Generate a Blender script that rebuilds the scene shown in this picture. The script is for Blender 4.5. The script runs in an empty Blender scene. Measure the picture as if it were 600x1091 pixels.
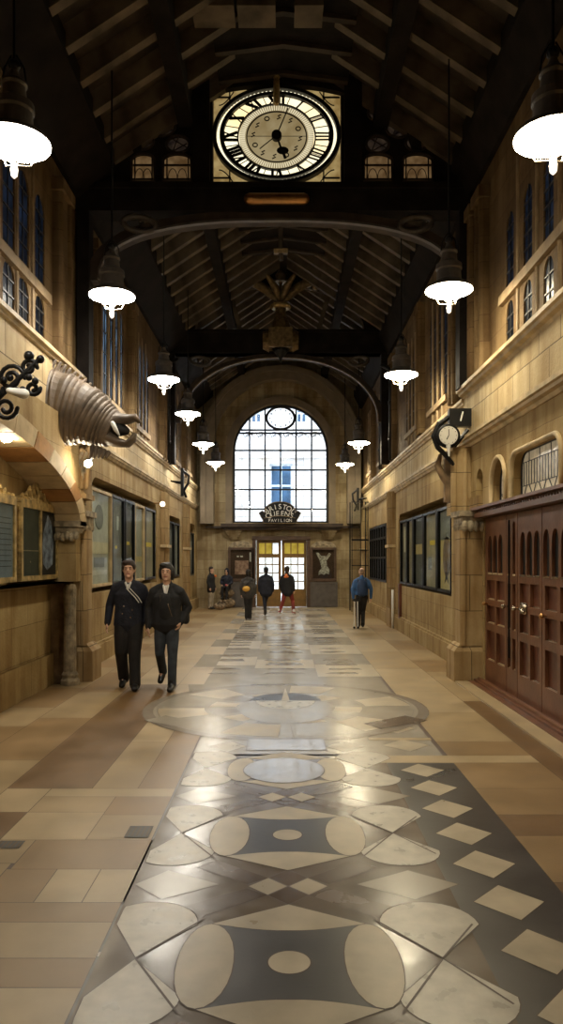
import bpy, bmesh, math, random
from math import sin, cos, pi, sqrt
from mathutils import Vector, Matrix
from mathutils.geometry import tessellate_polygon
random.seed(7)
C = bpy.context.scene.collection
SC = bpy.context.scene

# ------------------------------------------------------------------ materials
def new_mat(name):
    m = bpy.data.materials.new(name); m.use_nodes = True
    nt = m.node_tree; nt.nodes.clear()
    out = nt.nodes.new('ShaderNodeOutputMaterial')
    return m, nt, out
def N(nt, t, **kw):
    n = nt.nodes.new(t)
    for k, v in kw.items():
        if k in n.inputs: n.inputs[k].default_value = v
        else: setattr(n, k, v)
    return n
def L(nt, a, b): nt.links.new(a, b)
def rgba(c): return (c[0], c[1], c[2], 1)
def mat(name, col, rough=.6, metal=0, var=.15, scale=6, bump=.0, bscale=30, emit=None, estr=0, spec=.5, col2=None, rvar=0.0, coat=0):
    m, nt, out = new_mat(name)
    b = N(nt, 'ShaderNodeBsdfPrincipled', Roughness=rough, Metallic=metal)
    b.inputs['Specular IOR Level'].default_value = spec
    b.inputs['Coat Weight'].default_value = coat
    tc = N(nt, 'ShaderNodeTexCoord')
    no = N(nt, 'ShaderNodeTexNoise', Scale=scale, Detail=5.0)
    L(nt, tc.outputs['Object'], no.inputs['Vector'])
    r = N(nt, 'ShaderNodeValToRGB')
    c2 = col2 or tuple(max(0, x * (1 - var * 2)) for x in col)
    c1 = tuple(min(1, x * (1 + var)) for x in col)
    r.color_ramp.elements[0].position = .3; r.color_ramp.elements[1].position = .7
    r.color_ramp.elements[0].color = rgba(c2); r.color_ramp.elements[1].color = rgba(c1)
    L(nt, no.outputs['Fac'], r.inputs['Fac']); L(nt, r.outputs['Color'], b.inputs['Base Color'])
    if bump or rvar:
        n2 = N(nt, 'ShaderNodeTexNoise', Scale=bscale, Detail=6.0)
        L(nt, tc.outputs['Object'], n2.inputs['Vector'])
    if bump:
        bp = N(nt, 'ShaderNodeBump', Strength=bump, Distance=.02)
        L(nt, n2.outputs['Fac'], bp.inputs['Height']); L(nt, bp.outputs['Normal'], b.inputs['Normal'])
    if rvar:
        mr = N(nt, 'ShaderNodeMapRange'); mr.inputs[3].default_value = max(.03, rough - rvar); mr.inputs[4].default_value = rough + rvar
        L(nt, no.outputs['Fac'], mr.inputs[0]); L(nt, mr.outputs[0], b.inputs['Roughness'])
    if emit:
        b.inputs['Emission Color'].default_value = rgba(emit); b.inputs['Emission Strength'].default_value = estr
    L(nt, b.outputs[0], out.inputs[0])
    return m
def stone(name, col, col2, bw=.9, bh=.38, mortar=.006, rough=.8, stain=.5, axis='x', mcol=None, contrast=1.0):
    """ashlar: blocks on a wall that faces along X (axis x) or along Y (axis y)"""
    m, nt, out = new_mat(name)
    b = N(nt, 'ShaderNodeBsdfPrincipled', Roughness=rough)
    b.inputs['Specular IOR Level'].default_value = .25
    ge = N(nt, 'ShaderNodeNewGeometry'); sx = N(nt, 'ShaderNodeSeparateXYZ'); cx = N(nt, 'ShaderNodeCombineXYZ')
    L(nt, ge.outputs['Position'], sx.inputs[0])
    if axis == 'x': L(nt, sx.outputs['Y'], cx.inputs[0])
    elif axis == 'y': L(nt, sx.outputs['X'], cx.inputs[0])
    else:
        ad = N(nt, 'ShaderNodeMath', operation='ADD'); L(nt, sx.outputs['X'], ad.inputs[0]); L(nt, sx.outputs['Y'], ad.inputs[1]); L(nt, ad.outputs[0], cx.inputs[0])
    L(nt, sx.outputs['Z'], cx.inputs[1])
    # slight warp so the joints are not ruler straight
    wn = N(nt, 'ShaderNodeTexNoise', Scale=1.3, Detail=2.0); L(nt, cx.outputs[0], wn.inputs['Vector'])
    vm = N(nt, 'ShaderNodeVectorMath', operation='SCALE'); vm.inputs['Scale'].default_value = .03; L(nt, wn.outputs['Color'], vm.inputs[0])
    va = N(nt, 'ShaderNodeVectorMath', operation='ADD'); L(nt, cx.outputs[0], va.inputs[0]); L(nt, vm.outputs[0], va.inputs[1])
    br = N(nt, 'ShaderNodeTexBrick', Scale=1.0)
    br.inputs['Brick Width'].default_value = bw; br.inputs['Row Height'].default_value = bh
    br.inputs['Mortar Size'].default_value = mortar; br.inputs['Mortar Smooth'].default_value = .3; br.inputs['Bias'].default_value = 0
    br.inputs['Color1'].default_value = rgba(col); br.inputs['Color2'].default_value = rgba(col2)
    br.inputs['Mortar'].default_value = rgba(mcol or tuple(x * .35 for x in col2))
    L(nt, va.outputs[0], br.inputs['Vector'])
    n1 = N(nt, 'ShaderNodeTexNoise', Scale=1.1, Detail=8.0, Roughness=.65); L(nt, ge.outputs['Position'], n1.inputs['Vector'])
    rm = N(nt, 'ShaderNodeValToRGB'); rm.color_ramp.elements[0].position = .32; rm.color_ramp.elements[1].position = .68
    k = 1 - stain
    rm.color_ramp.elements[0].color = (k, k * .86, k * .68, 1); rm.color_ramp.elements[1].color = (1.05, 1.03, 1, 1)
    L(nt, n1.outputs['Fac'], rm.inputs['Fac'])
    mx = N(nt, 'ShaderNodeMix', data_type='RGBA', blend_type='MULTIPLY'); mx.inputs[0].default_value = 1
    L(nt, br.outputs['Color'], mx.inputs[6]); L(nt, rm.outputs['Color'], mx.inputs[7])
    # vertical streaks of dirt
    mp = N(nt, 'ShaderNodeMapping'); mp.inputs['Scale'].default_value = (5, 5, .5); L(nt, ge.outputs['Position'], mp.inputs[0])
    n3 = N(nt, 'ShaderNodeTexNoise', Scale=1.0, Detail=5.0); L(nt, mp.outputs[0], n3.inputs['Vector'])
    r3 = N(nt, 'ShaderNodeValToRGB'); r3.color_ramp.elements[0].position = .35; r3.color_ramp.elements[1].position = .6
    r3.color_ramp.elements[0].color = (.62, .52, .4, 1); r3.color_ramp.elements[1].color = (1, 1, 1, 1); L(nt, n3.outputs['Fac'], r3.inputs['Fac'])
    m2 = N(nt, 'ShaderNodeMix', data_type='RGBA', blend_type='MULTIPLY'); m2.inputs[0].default_value = .8 * contrast
    L(nt, mx.outputs[2], m2.inputs[6]); L(nt, r3.outputs['Color'], m2.inputs[7]); L(nt, m2.outputs[2], b.inputs['Base Color'])
    n2 = N(nt, 'ShaderNodeTexNoise', Scale=28.0, Detail=6.0); L(nt, ge.outputs['Position'], n2.inputs['Vector'])
    ma = N(nt, 'ShaderNodeMath', operation='MULTIPLY_ADD'); ma.inputs[1].default_value = -1.2
    L(nt, br.outputs['Fac'], ma.inputs[0]); L(nt, n2.outputs['Fac'], ma.inputs[2])
    bp = N(nt, 'ShaderNodeBump', Strength=.5, Distance=.012); L(nt, ma.outputs[0], bp.inputs['Height']); L(nt, bp.outputs['Normal'], b.inputs['Normal'])
    L(nt, b.outputs[0], out.inputs[0])
    return m
def emis(name, col, s, leak=None):
    m, nt, out = new_mat(name)
    e = N(nt, 'ShaderNodeEmission', Strength=s); e.inputs[0].default_value = rgba(col)
    if leak:      # mottled old glass
        tc = N(nt, 'ShaderNodeTexCoord'); no = N(nt, 'ShaderNodeTexNoise', Scale=leak[1], Detail=4.0); L(nt, tc.outputs['Object'], no.inputs['Vector'])
        r = N(nt, 'ShaderNodeValToRGB'); r.color_ramp.elements[0].position = .35; r.color_ramp.elements[1].position = .65
        r.color_ramp.elements[0].color = rgba(leak[0]); r.color_ramp.elements[1].color = rgba(col); L(nt, no.outputs['Fac'], r.inputs['Fac']); L(nt, r.outputs[0], e.inputs[0])
    L(nt, e.outputs[0], out.inputs[0]); return m
def glass(name, tint=(1, 1, 1), refl=.08, rough=.02):
    m, nt, out = new_mat(name)
    t = N(nt, 'ShaderNodeBsdfTransparent'); t.inputs[0].default_value = rgba(tint)
    g = N(nt, 'ShaderNodeBsdfGlossy', Roughness=rough); fr = N(nt, 'ShaderNodeFresnel', IOR=1.45)
    ad = N(nt, 'ShaderNodeMath', operation='ADD'); ad.inputs[1].default_value = refl; ad.use_clamp = True
    ad.inputs[0].default_value = 0
    if refl > .05: L(nt, fr.outputs[0], ad.inputs[0])
    mx = N(nt, 'ShaderNodeMixShader'); L(nt, ad.outputs[0], mx.inputs[0]); L(nt, t.outputs[0], mx.inputs[1]); L(nt, g.outputs[0], mx.inputs[2])
    L(nt, mx.outputs[0], out.inputs[0]); return m
def frosted(name, tint, rough=.25, scale=3.0):
    m, nt, out = new_mat(name)
    t = N(nt, 'ShaderNodeBsdfTranslucent'); g = N(nt, 'ShaderNodeBsdfGlossy', Roughness=rough); mx = N(nt, 'ShaderNodeMixShader'); mx.inputs[0].default_value = .12
    tc = N(nt, 'ShaderNodeTexCoord'); no = N(nt, 'ShaderNodeTexNoise', Scale=scale, Detail=4.0); L(nt, tc.outputs['Object'], no.inputs['Vector'])
    r = N(nt, 'ShaderNodeValToRGB'); r.color_ramp.elements[0].position = .35; r.color_ramp.elements[1].position = .65
    r.color_ramp.elements[0].color = rgba(tuple(x * .45 for x in tint)); r.color_ramp.elements[1].color = rgba(tint)
    L(nt, no.outputs['Fac'], r.inputs['Fac']); L(nt, r.outputs[0], t.inputs[0])
    L(nt, t.outputs[0], mx.inputs[1]); L(nt, g.outputs[0], mx.inputs[2]); L(nt, mx.outputs[0], out.inputs[0]); return m

M = {}
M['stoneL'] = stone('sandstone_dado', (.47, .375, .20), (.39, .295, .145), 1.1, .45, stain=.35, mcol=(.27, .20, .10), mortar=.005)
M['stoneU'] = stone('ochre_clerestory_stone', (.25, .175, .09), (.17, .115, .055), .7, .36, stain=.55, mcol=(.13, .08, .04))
M['stoneB'] = stone('pale_band_stone', (.60, .52, .35), (.54, .455, .29), .62, 1.3, mortar=.008, stain=.25, contrast=.6)
M['stoneE'] = stone('end_wall_rubble', (.46, .40, .26), (.34, .28, .17), .8, .34, mortar=.006, mcol=(.24, .19, .12), stain=.5, axis='y')
M['stoneP'] = stone('pier_stone', (.46, .355, .20), (.38, .28, .15), .9, .5, stain=.35, axis='xy')
M['stoneC'] = stone('recess_cream_stone', (.62, .50, .30), (.45, .33, .18), .8, .42, stain=.25, contrast=.4)
M['vous_o'] = mat('orange_voussoir', (.40, .20, .06), .75, var=.15, scale=5, bump=.3)
M['vous_c'] = mat('cream_voussoir', (.55, .42, .24), .75, var=.12, scale=5, bump=.3)
M['mould'] = mat('moulded_ledge_stone', (.50, .38, .21), .6, var=.2, scale=4, bump=.3, bscale=20)
M['mull'] = mat('mullion_stone', (.30, .215, .12), .75, var=.2, scale=4, bump=.3)
M['carve'] = mat('carved_grey_stone', (.33, .27, .18), .85, var=.3, scale=9, bump=.6, bscale=26)
M['old'] = mat('dark_worn_stone', (.20, .13, .07), .9, var=.3, scale=5, bump=.8, bscale=12)
M['wood'] = mat('black_stained_oak', (.016, .012, .010), .8, var=.3, scale=3, bump=.2, bscale=14, spec=.15)
M['woodm'] = mat('brown_roof_oak', (.045, .029, .019), .75, var=.3, scale=4, bump=.25, bscale=14)
M['board'] = mat('roof_boarding', (.06, .044, .03), .7, var=.35, scale=2.5, bump=.2, bscale=18)
M['raft'] = mat('lit_rafter_oak', (.14, .108, .075), .7, var=.3, scale=3, bump=.2, bscale=14)  # roof oak made paler: lamp light on the timbers is put into the colour
M['door'] = mat('red_brown_varnished_wood', (.165, .068, .034), .36, var=.2, scale=3, bump=.12, bscale=22)
M['doord'] = mat('door_panel_wood', (.13, .042, .022), .4, var=.2, scale=3, bump=.1, bscale=22)
M['brownw'] = mat('dark_brown_painted_wood', (.075, .04, .022), .5, var=.2)
M['archst'] = mat('plain_grey_brown_stone', (.22, .175, .12), .85, var=.12, scale=2.5, bump=.2)
M['iron'] = mat('black_iron', (.012, .012, .013), .4, metal=.6, var=.2)
M['lead'] = mat('lead_cames', (.04, .04, .042), .5, metal=.3, var=.2)
M['steel'] = mat('dark_window_bar', (.015, .018, .024), .5, var=.1)
M['gilt'] = mat('aged_gilt', (.50, .36, .15), .45, metal=.3, var=.3, scale=12, bump=.3)
M['brass'] = mat('polished_brass', (.55, .30, .12), .28, metal=.9, var=.15)
M['bronze'] = mat('dull_bronze', (.22, .15, .07), .5, metal=.5, var=.3, scale=12, bump=.3)
M['chrome'] = mat('worn_nickel', (.45, .38, .3), .25, metal=.9, var=.1)
M['hood'] = mat('enamel_hood', (.10, .085, .075), .45, metal=.2, var=.2)
M['lampL'] = emis('cool_lamp_glass', (1, .93, .80), 92)
M['lampR'] = emis('warm_lamp_glass', (1, .87, .60), 98)
M['tipglass'] = mat('lamp_finial_glass', (.8, .78, .7), .15, var=.1, emit=(1, .9, .75), estr=1.6)
M['dial'] = emis('backlit_clock_glass', (1, .92, .66), 1.45, leak=((1, .76, .36), 1.6))
M['dialin'] = emis('inner_dial_glass', (.78, .62, .33), .42, leak=((.55, .40, .18), 4))
M['dialc'] = emis('corner_glass', (.85, .62, .26), .45, leak=((.45, .28, .09), 6))
M['bead'] = emis('minute_track_glass', (1, .92, .66), 1.3)
M['dialin2'] = emis('minute_track_glass_inner', (1, .88, .58), .75)
M['black'] = mat('matt_black', (.008, .007, .006), .6, var=.1)
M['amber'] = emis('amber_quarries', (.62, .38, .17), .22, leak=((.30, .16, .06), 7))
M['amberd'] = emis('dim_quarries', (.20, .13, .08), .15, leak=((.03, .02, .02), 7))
M['glass'] = glass('clear_pane')
M['vglass'] = glass('display_glass', (.9, .92, .9), refl=.03, rough=.03)
M['frostB'] = frosted('blue_grey_obscured_glass', (.22, .27, .31))
M['frostC'] = frosted('white_obscured_glass', (.95, .97, 1), scale=.4)
M['frostD'] = frosted('dim_obscured_glass', (.06, .075, .10))
M['frostW'] = mat('pale_leaded_glass', (.50, .43, .30), .22, var=.25, scale=9, bump=.15, bscale=12, emit=(.7, .58, .38), estr=.26)
M['white'] = mat('white_paint', (.75, .74, .7), .5, var=.08)
M['grille'] = mat('black_cast_grating', (.02, .018, .016), .5, var=.3, scale=20)
# floor stones
def fl(name, col, rough=.3, var=.12, sc=2.2, bump=.05): return mat(name, col, rough, var=var, scale=sc, bump=bump, bscale=9, rvar=.10, spec=.5)
M['f_base'] = fl('joint_mortar', (.075, .042, .03), .5)
M['f_cream'] = fl('cream_marble', (.44, .37, .265), .32, var=.10, sc=5)
M['f_white'] = fl('worn_white_marble', (.50, .46, .39), .3, var=.14, sc=9, bump=.1)
M['f_dark'] = fl('charcoal_marble', (.045, .039, .038), .30, var=.15)
M['f_mid'] = fl('grey_brown_marble', (.17, .135, .105), .2, var=.12, sc=4)
M['f_brown'] = fl('brown_marble', (.125, .085, .058), .26, var=.15)
M['f_t1'] = fl('tan_paving', (.34, .245, .13), .36)
M['f_t2'] = fl('light_tan_paving', (.41, .31, .18), .34)
M['f_t3'] = fl('ochre_paving', (.26, .165, .075), .36)
M['f_t4'] = fl('brown_paving', (.16, .09, .036), .36)
M['f_g2'] = mat('soft_brown_grey_paving', (.23, .19, .15), .24, var=.08, scale=3, rvar=.05)
M['f_pol'] = mat('freshly_polished_slab', (.34, .30, .25), .09, var=.1, scale=3, bump=.12, bscale=5)
M['f_g'] = mat('grey_paving', (.37, .33, .27), .22, var=.06, scale=3, bump=.03, bscale=6, rvar=.08)
# cloth etc.
M['skin'] = mat('skin', (.66, .40, .28), .5, var=.08, scale=20)
M['hairb'] = mat('dark_brown_hair', (.03, .014, .008), .5, var=.3, scale=40, bump=.5, bscale=60)
M['hairk'] = mat('black_hair', (.008, .006, .006), .4, var=.3, scale=40, bump=.5, bscale=60)
M['hairg'] = mat('thin_grey_hair', (.35, .24, .17), .6, var=.2)
M['navy'] = mat('navy_wool', (.012, .014, .026), .85, var=.25, scale=14, bump=.3, bscale=40)
M['blk'] = mat('black_cloth', (.010, .010, .012), .8, var=.25, scale=14, bump=.3, bscale=30)
M['blkt'] = mat('black_trousers', (.012, .010, .010), .8, var=.3, scale=9, bump=.3, bscale=18)
M['jean'] = mat('dark_blue_denim', (.035, .045, .060), .8, var=.25, scale=9, bump=.3, bscale=18)
M['shirt'] = mat('white_shirt', (.72, .70, .66), .7, var=.05)
M['shoe'] = mat('black_leather', (.01, .009, .009), .35, var=.1)
M['blue'] = mat('blue_sports_cloth', (.05, .14, .34), .6, var=.2, scale=9)
M['dblue'] = mat('dark_blue_backpack', (.02, .05, .13), .6, var=.2)
M['char'] = mat('charcoal_coat', (.05, .045, .042), .8, var=.2)
M['red'] = mat('dark_red_cloth', (.22, .025, .015), .7, var=.2)
M['orange'] = mat('orange_cloth', (.8, .20, .04), .6, var=.1)
M['yellow'] = mat('yellow_cloth', (.75, .42, .07), .6, var=.15)
M['beige'] = mat('beige_cloth', (.42, .36, .27), .8, var=.2)
M['pink'] = mat('pink_cloth', (.6, .12, .12), .7, var=.1)
M['rucks'] = mat('mottled_tan_canvas', (.30, .22, .14), .9, var=.45, scale=14)
M['eyew'] = mat('eye_white', (.7, .68, .64), .3, var=.02)
M['lip'] = mat('lip', (.32, .09, .07), .5, var=.05)

# ------------------------------------------------------------------ mesh builder
def org(p):
    v = Vector((0, 0, 0))
    while p is not None:
        v += p.location; p = p.parent
    return v
class MB:
    def __init__(s): s.v = []; s.f = []; s.mi = []
    def add(s, vs, fs, mi=0):
        o = len(s.v); s.v += [tuple(v) for v in vs]
        s.f += [tuple(i + o for i in f) for f in fs]; s.mi += [mi] * len(fs); return s
    def box(s, x0, x1, y0, y1, z0, z1, mi=0):
        vs = [(x, y, z) for x in (x0, x1) for y in (y0, y1) for z in (z0, z1)]
        return s.add(vs, [(0, 1, 3, 2), (4, 6, 7, 5), (0, 4, 5, 1), (2, 3, 7, 6), (0, 2, 6, 4), (1, 5, 7, 3)], mi)
    def bar(s, a, b, w, h, up=(0, 0, 1), mi=0):
        a = Vector(a); b = Vector(b); d = (b - a).normalized(); up = Vector(up)
        if abs(d.dot(up)) > .99: up = Vector((1, 0, 0))
        r = d.cross(up).normalized(); u = r.cross(d).normalized()
        vs = []
        for p in (a, b):
            for i, j in ((-1, -1), (1, -1), (1, 1), (-1, 1)): vs.append(p + r * (i * w / 2) + u * (j * h / 2))
        return s.add(vs, [(0, 1, 2, 3), (7, 6, 5, 4), (0, 4, 5, 1), (1, 5, 6, 2), (2, 6, 7, 3), (3, 7, 4, 0)], mi)
    def tube(s, pts, rad, n=10, side=(1, 0, 0), cap=True, mi=0, closed=False, ell=None):
        pts = [Vector(p) for p in pts]; k = len(pts)
        if not hasattr(rad, '__len__'): rad = [rad] * k
        rr = [(r, r) if not hasattr(r, '__len__') else r for r in rad]
        side = Vector(side); rings = []; prev = None
        for i, p in enumerate(pts):
            if closed: t = pts[(i + 1) % k] - pts[i - 1]
            else: t = pts[min(i + 1, k - 1)] - pts[max(i - 1, 0)]
            t.normalize()
            ref = prev if prev is not None else side
            a = ref - t * ref.dot(t)
            if a.length < 1e-4:
                a = Vector((0, 1, 0)) - t * t.y
                if a.length < 1e-4: a = Vector((0, 0, 1)) - t * t.z
            a.normalize(); b = t.cross(a); prev = a
            rings.append((p, a, b, t, rr[i]))
        vs = []; fs = []
        def ring(p, a, b, r, q=1.0):
            for j in range(n):
                th = 2 * pi * j / n; vs.append(p + a * (r[0] * q * cos(th)) + b * (r[1] * q * sin(th)))
        seq = []
        if cap == 'round' and not closed:
            p, a, b, t, r = rings[0]; m = min(r)
            for q, o in ((.35, .94), (.75, .66)): seq.append((p - t * m * o, a, b, r, q))
        for (p, a, b, t, r) in rings: seq.append((p, a, b, r, 1.0))
        if cap == 'round' and not closed:
            p, a, b, t, r = rings[-1]; m = min(r)
            for q, o in ((.75, .66), (.35, .94)): seq.append((p + t * m * o, a, b, r, q))
        for (p, a, b, r, q) in seq: ring(p, a, b, r, q)
        K = len(seq)
        for i in range(K - 1 + (1 if closed else 0)):
            for j in range(n):
                i2 = (i + 1) % K
                fs.append((i * n + j, i * n + (j + 1) % n, i2 * n + (j + 1) % n, i2 * n + j))
        if cap and not closed:
            fs.append(tuple(reversed(range(n)))); fs.append(tuple((K - 1) * n + j for j in range(n)))
        return s.add(vs, fs, mi)
    def lathe(s, prof, c=(0, 0, 0), n=24, mi=0, sx=1, sy=1):
        vs = []; fs = []; k = len(prof)
        for r, z in prof:
            for j in range(n):
                th = 2 * pi * j / n; vs.append((c[0] + r * cos(th) * sx, c[1] + r * sin(th) * sy, c[2] + z))
        for i in range(k - 1):
            for j in range(n): fs.append((i * n + j, i * n + (j + 1) % n, (i + 1) * n + (j + 1) % n, (i + 1) * n + j))
        fs.append(tuple(reversed(range(n)))); fs.append(tuple((k - 1) * n + j for j in range(n)))
        return s.add(vs, fs, mi)
    def ball(s, c, r, n=12, m=8, mi=0):
        if not hasattr(r, '__len__'): r = (r, r, r)
        vs = []; fs = []
        for i in range(1, m):
            ph = pi * i / m
            for j in range(n):
                th = 2 * pi * j / n; vs.append((c[0] + r[0] * sin(ph) * cos(th), c[1] + r[1] * sin(ph) * sin(th), c[2] + r[2] * cos(ph)))
        vs.append((c[0], c[1], c[2] + r[2])); vs.append((c[0], c[1], c[2] - r[2])); t = len(vs) - 2
        for i in range(m - 2):
            for j in range(n): fs.append((i * n + j, (i + 1) * n + j, (i + 1) * n + (j + 1) % n, i * n + (j + 1) % n))
        for j in range(n):
            fs.append((t, j, (j + 1) % n)); fs.append((t + 1, (m - 2) * n + (j + 1) % n, (m - 2) * n + j))
        return s.add(vs, fs, mi)
    def slab(s, loops, fr, depth, mi=0, mi_side=None):
        """2D outline with holes, fr(u, v, d) gives a point in space at depth d"""
        polys = [[Vector((u, v, 0)) for u, v in lp] for lp in loops]
        tri = tessellate_polygon(polys)
        flat = [p for lp in loops for p in lp]; n = len(flat)
        vs = [fr(u, v, 0) for u, v in flat] + [fr(u, v, depth) for u, v in flat]
        fs = [t for t in tri] + [tuple(i + n for i in reversed(t)) for t in tri]
        s.add(vs, fs, mi)
        sf = []; o = 0
        for lp in loops:
            k = len(lp)
            for i in range(k): sf.append((o + i, o + (i + 1) % k, n + o + (i + 1) % k, n + o + i))
            o += k
        return s.add(vs, sf, mi if mi_side is None else mi_side)
    def build(s, name, mats, parent=None, smooth=False, recalc=True, loc=None):
        o3 = org(parent) if parent is not None else None
        if parent is None:
            xs = [v[0] for v in s.v]; ys = [v[1] for v in s.v]; zs = [v[2] for v in s.v]
            o3 = Vector(((min(xs) + max(xs)) / 2, (min(ys) + max(ys)) / 2, min(zs))) if loc is None else Vector(loc)
        me = bpy.data.meshes.new(name)
        me.from_pydata([tuple(Vector(v) - o3) for v in s.v], [], s.f)
        if not isinstance(mats, (list, tuple)): mats = [mats]
        for m in mats: me.materials.append(m)
        me.polygons.foreach_set('material_index', s.mi)
        if recalc:
            bm = bmesh.new(); bm.from_mesh(me); bmesh.ops.recalc_face_normals(bm, faces=bm.faces); bm.to_mesh(me); bm.free()
        if smooth: me.polygons.foreach_set('use_smooth', [True] * len(me.polygons))
        me.update()
        ob = bpy.data.objects.new(name, me); C.objects.link(ob)
        if parent is not None: ob.parent = parent
        else: ob.location = o3
        return ob
def tag(o, label=None, cat=None, group=None, kind=None):
    if label: o['label'] = label
    if cat: o['category'] = cat
    if group: o['group'] = group
    if kind: o['kind'] = kind
    return o
def empty(name, loc, label=None, cat=None, group=None, kind=None):
    o = bpy.data.objects.new(name, None); C.objects.link(o); o.location = loc; o.empty_display_size = .1
    return tag(o, label, cat, group, kind)
def struct(o, label=None, cat='wall'): return tag(o, label, cat, None, 'structure')
def copy_tree(o, parent=None):
    c = o.copy(); C.objects.link(c); c.parent = parent
    for ch in list(o.children): copy_tree(ch, c)
    return c
def XF(x, sgn=1):   # frame of a wall facing +-X: u = Y, v = Z, depth goes away from the hall
    return lambda u, v, d: (x + sgn * d, u, v)
def YF(y): return lambda u, v, d: (u, y + d, v)
def rect(a, b, c, d): return [(a, c), (b, c), (b, d), (a, d)]
def archp(a, b, c, d, rise=None, n=10):
    """rectangle a..b, c..d whose top is an arch of the given rise"""
    m = (a + b) / 2; w = (b - a) / 2; r = w if rise is None else rise
    return [(a, c), (b, c)] + [(m + w * cos(pi * i / n), d - r + r * sin(pi * i / n)) for i in range(n + 1)]
def rrect(a, b, c, d, r, n=6, bottom=False):
    p = [(a, c), (b, c)]
    p += [(b - r + r * cos(pi / 2 * i / n), d - r + r * sin(pi / 2 * i / n)) for i in range(n + 1)]
    p += [(a + r - r * sin(pi / 2 * i / n), d - r + r * cos(pi / 2 * i / n)) for i in range(n + 1)]
    return p
def circ(cx, cy, rx, ry=None, n=24):
    ry = ry or rx; return [(cx + rx * cos(2 * pi * i / n), cy + ry * sin(2 * pi * i / n)) for i in range(n)]

XL, XR = -3.08, 2.80
Y0, T1, T2, YE = 3.6, 11.3, 19.7, 26.7
BACK = -2.2       # the hall goes on behind the camera

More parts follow.
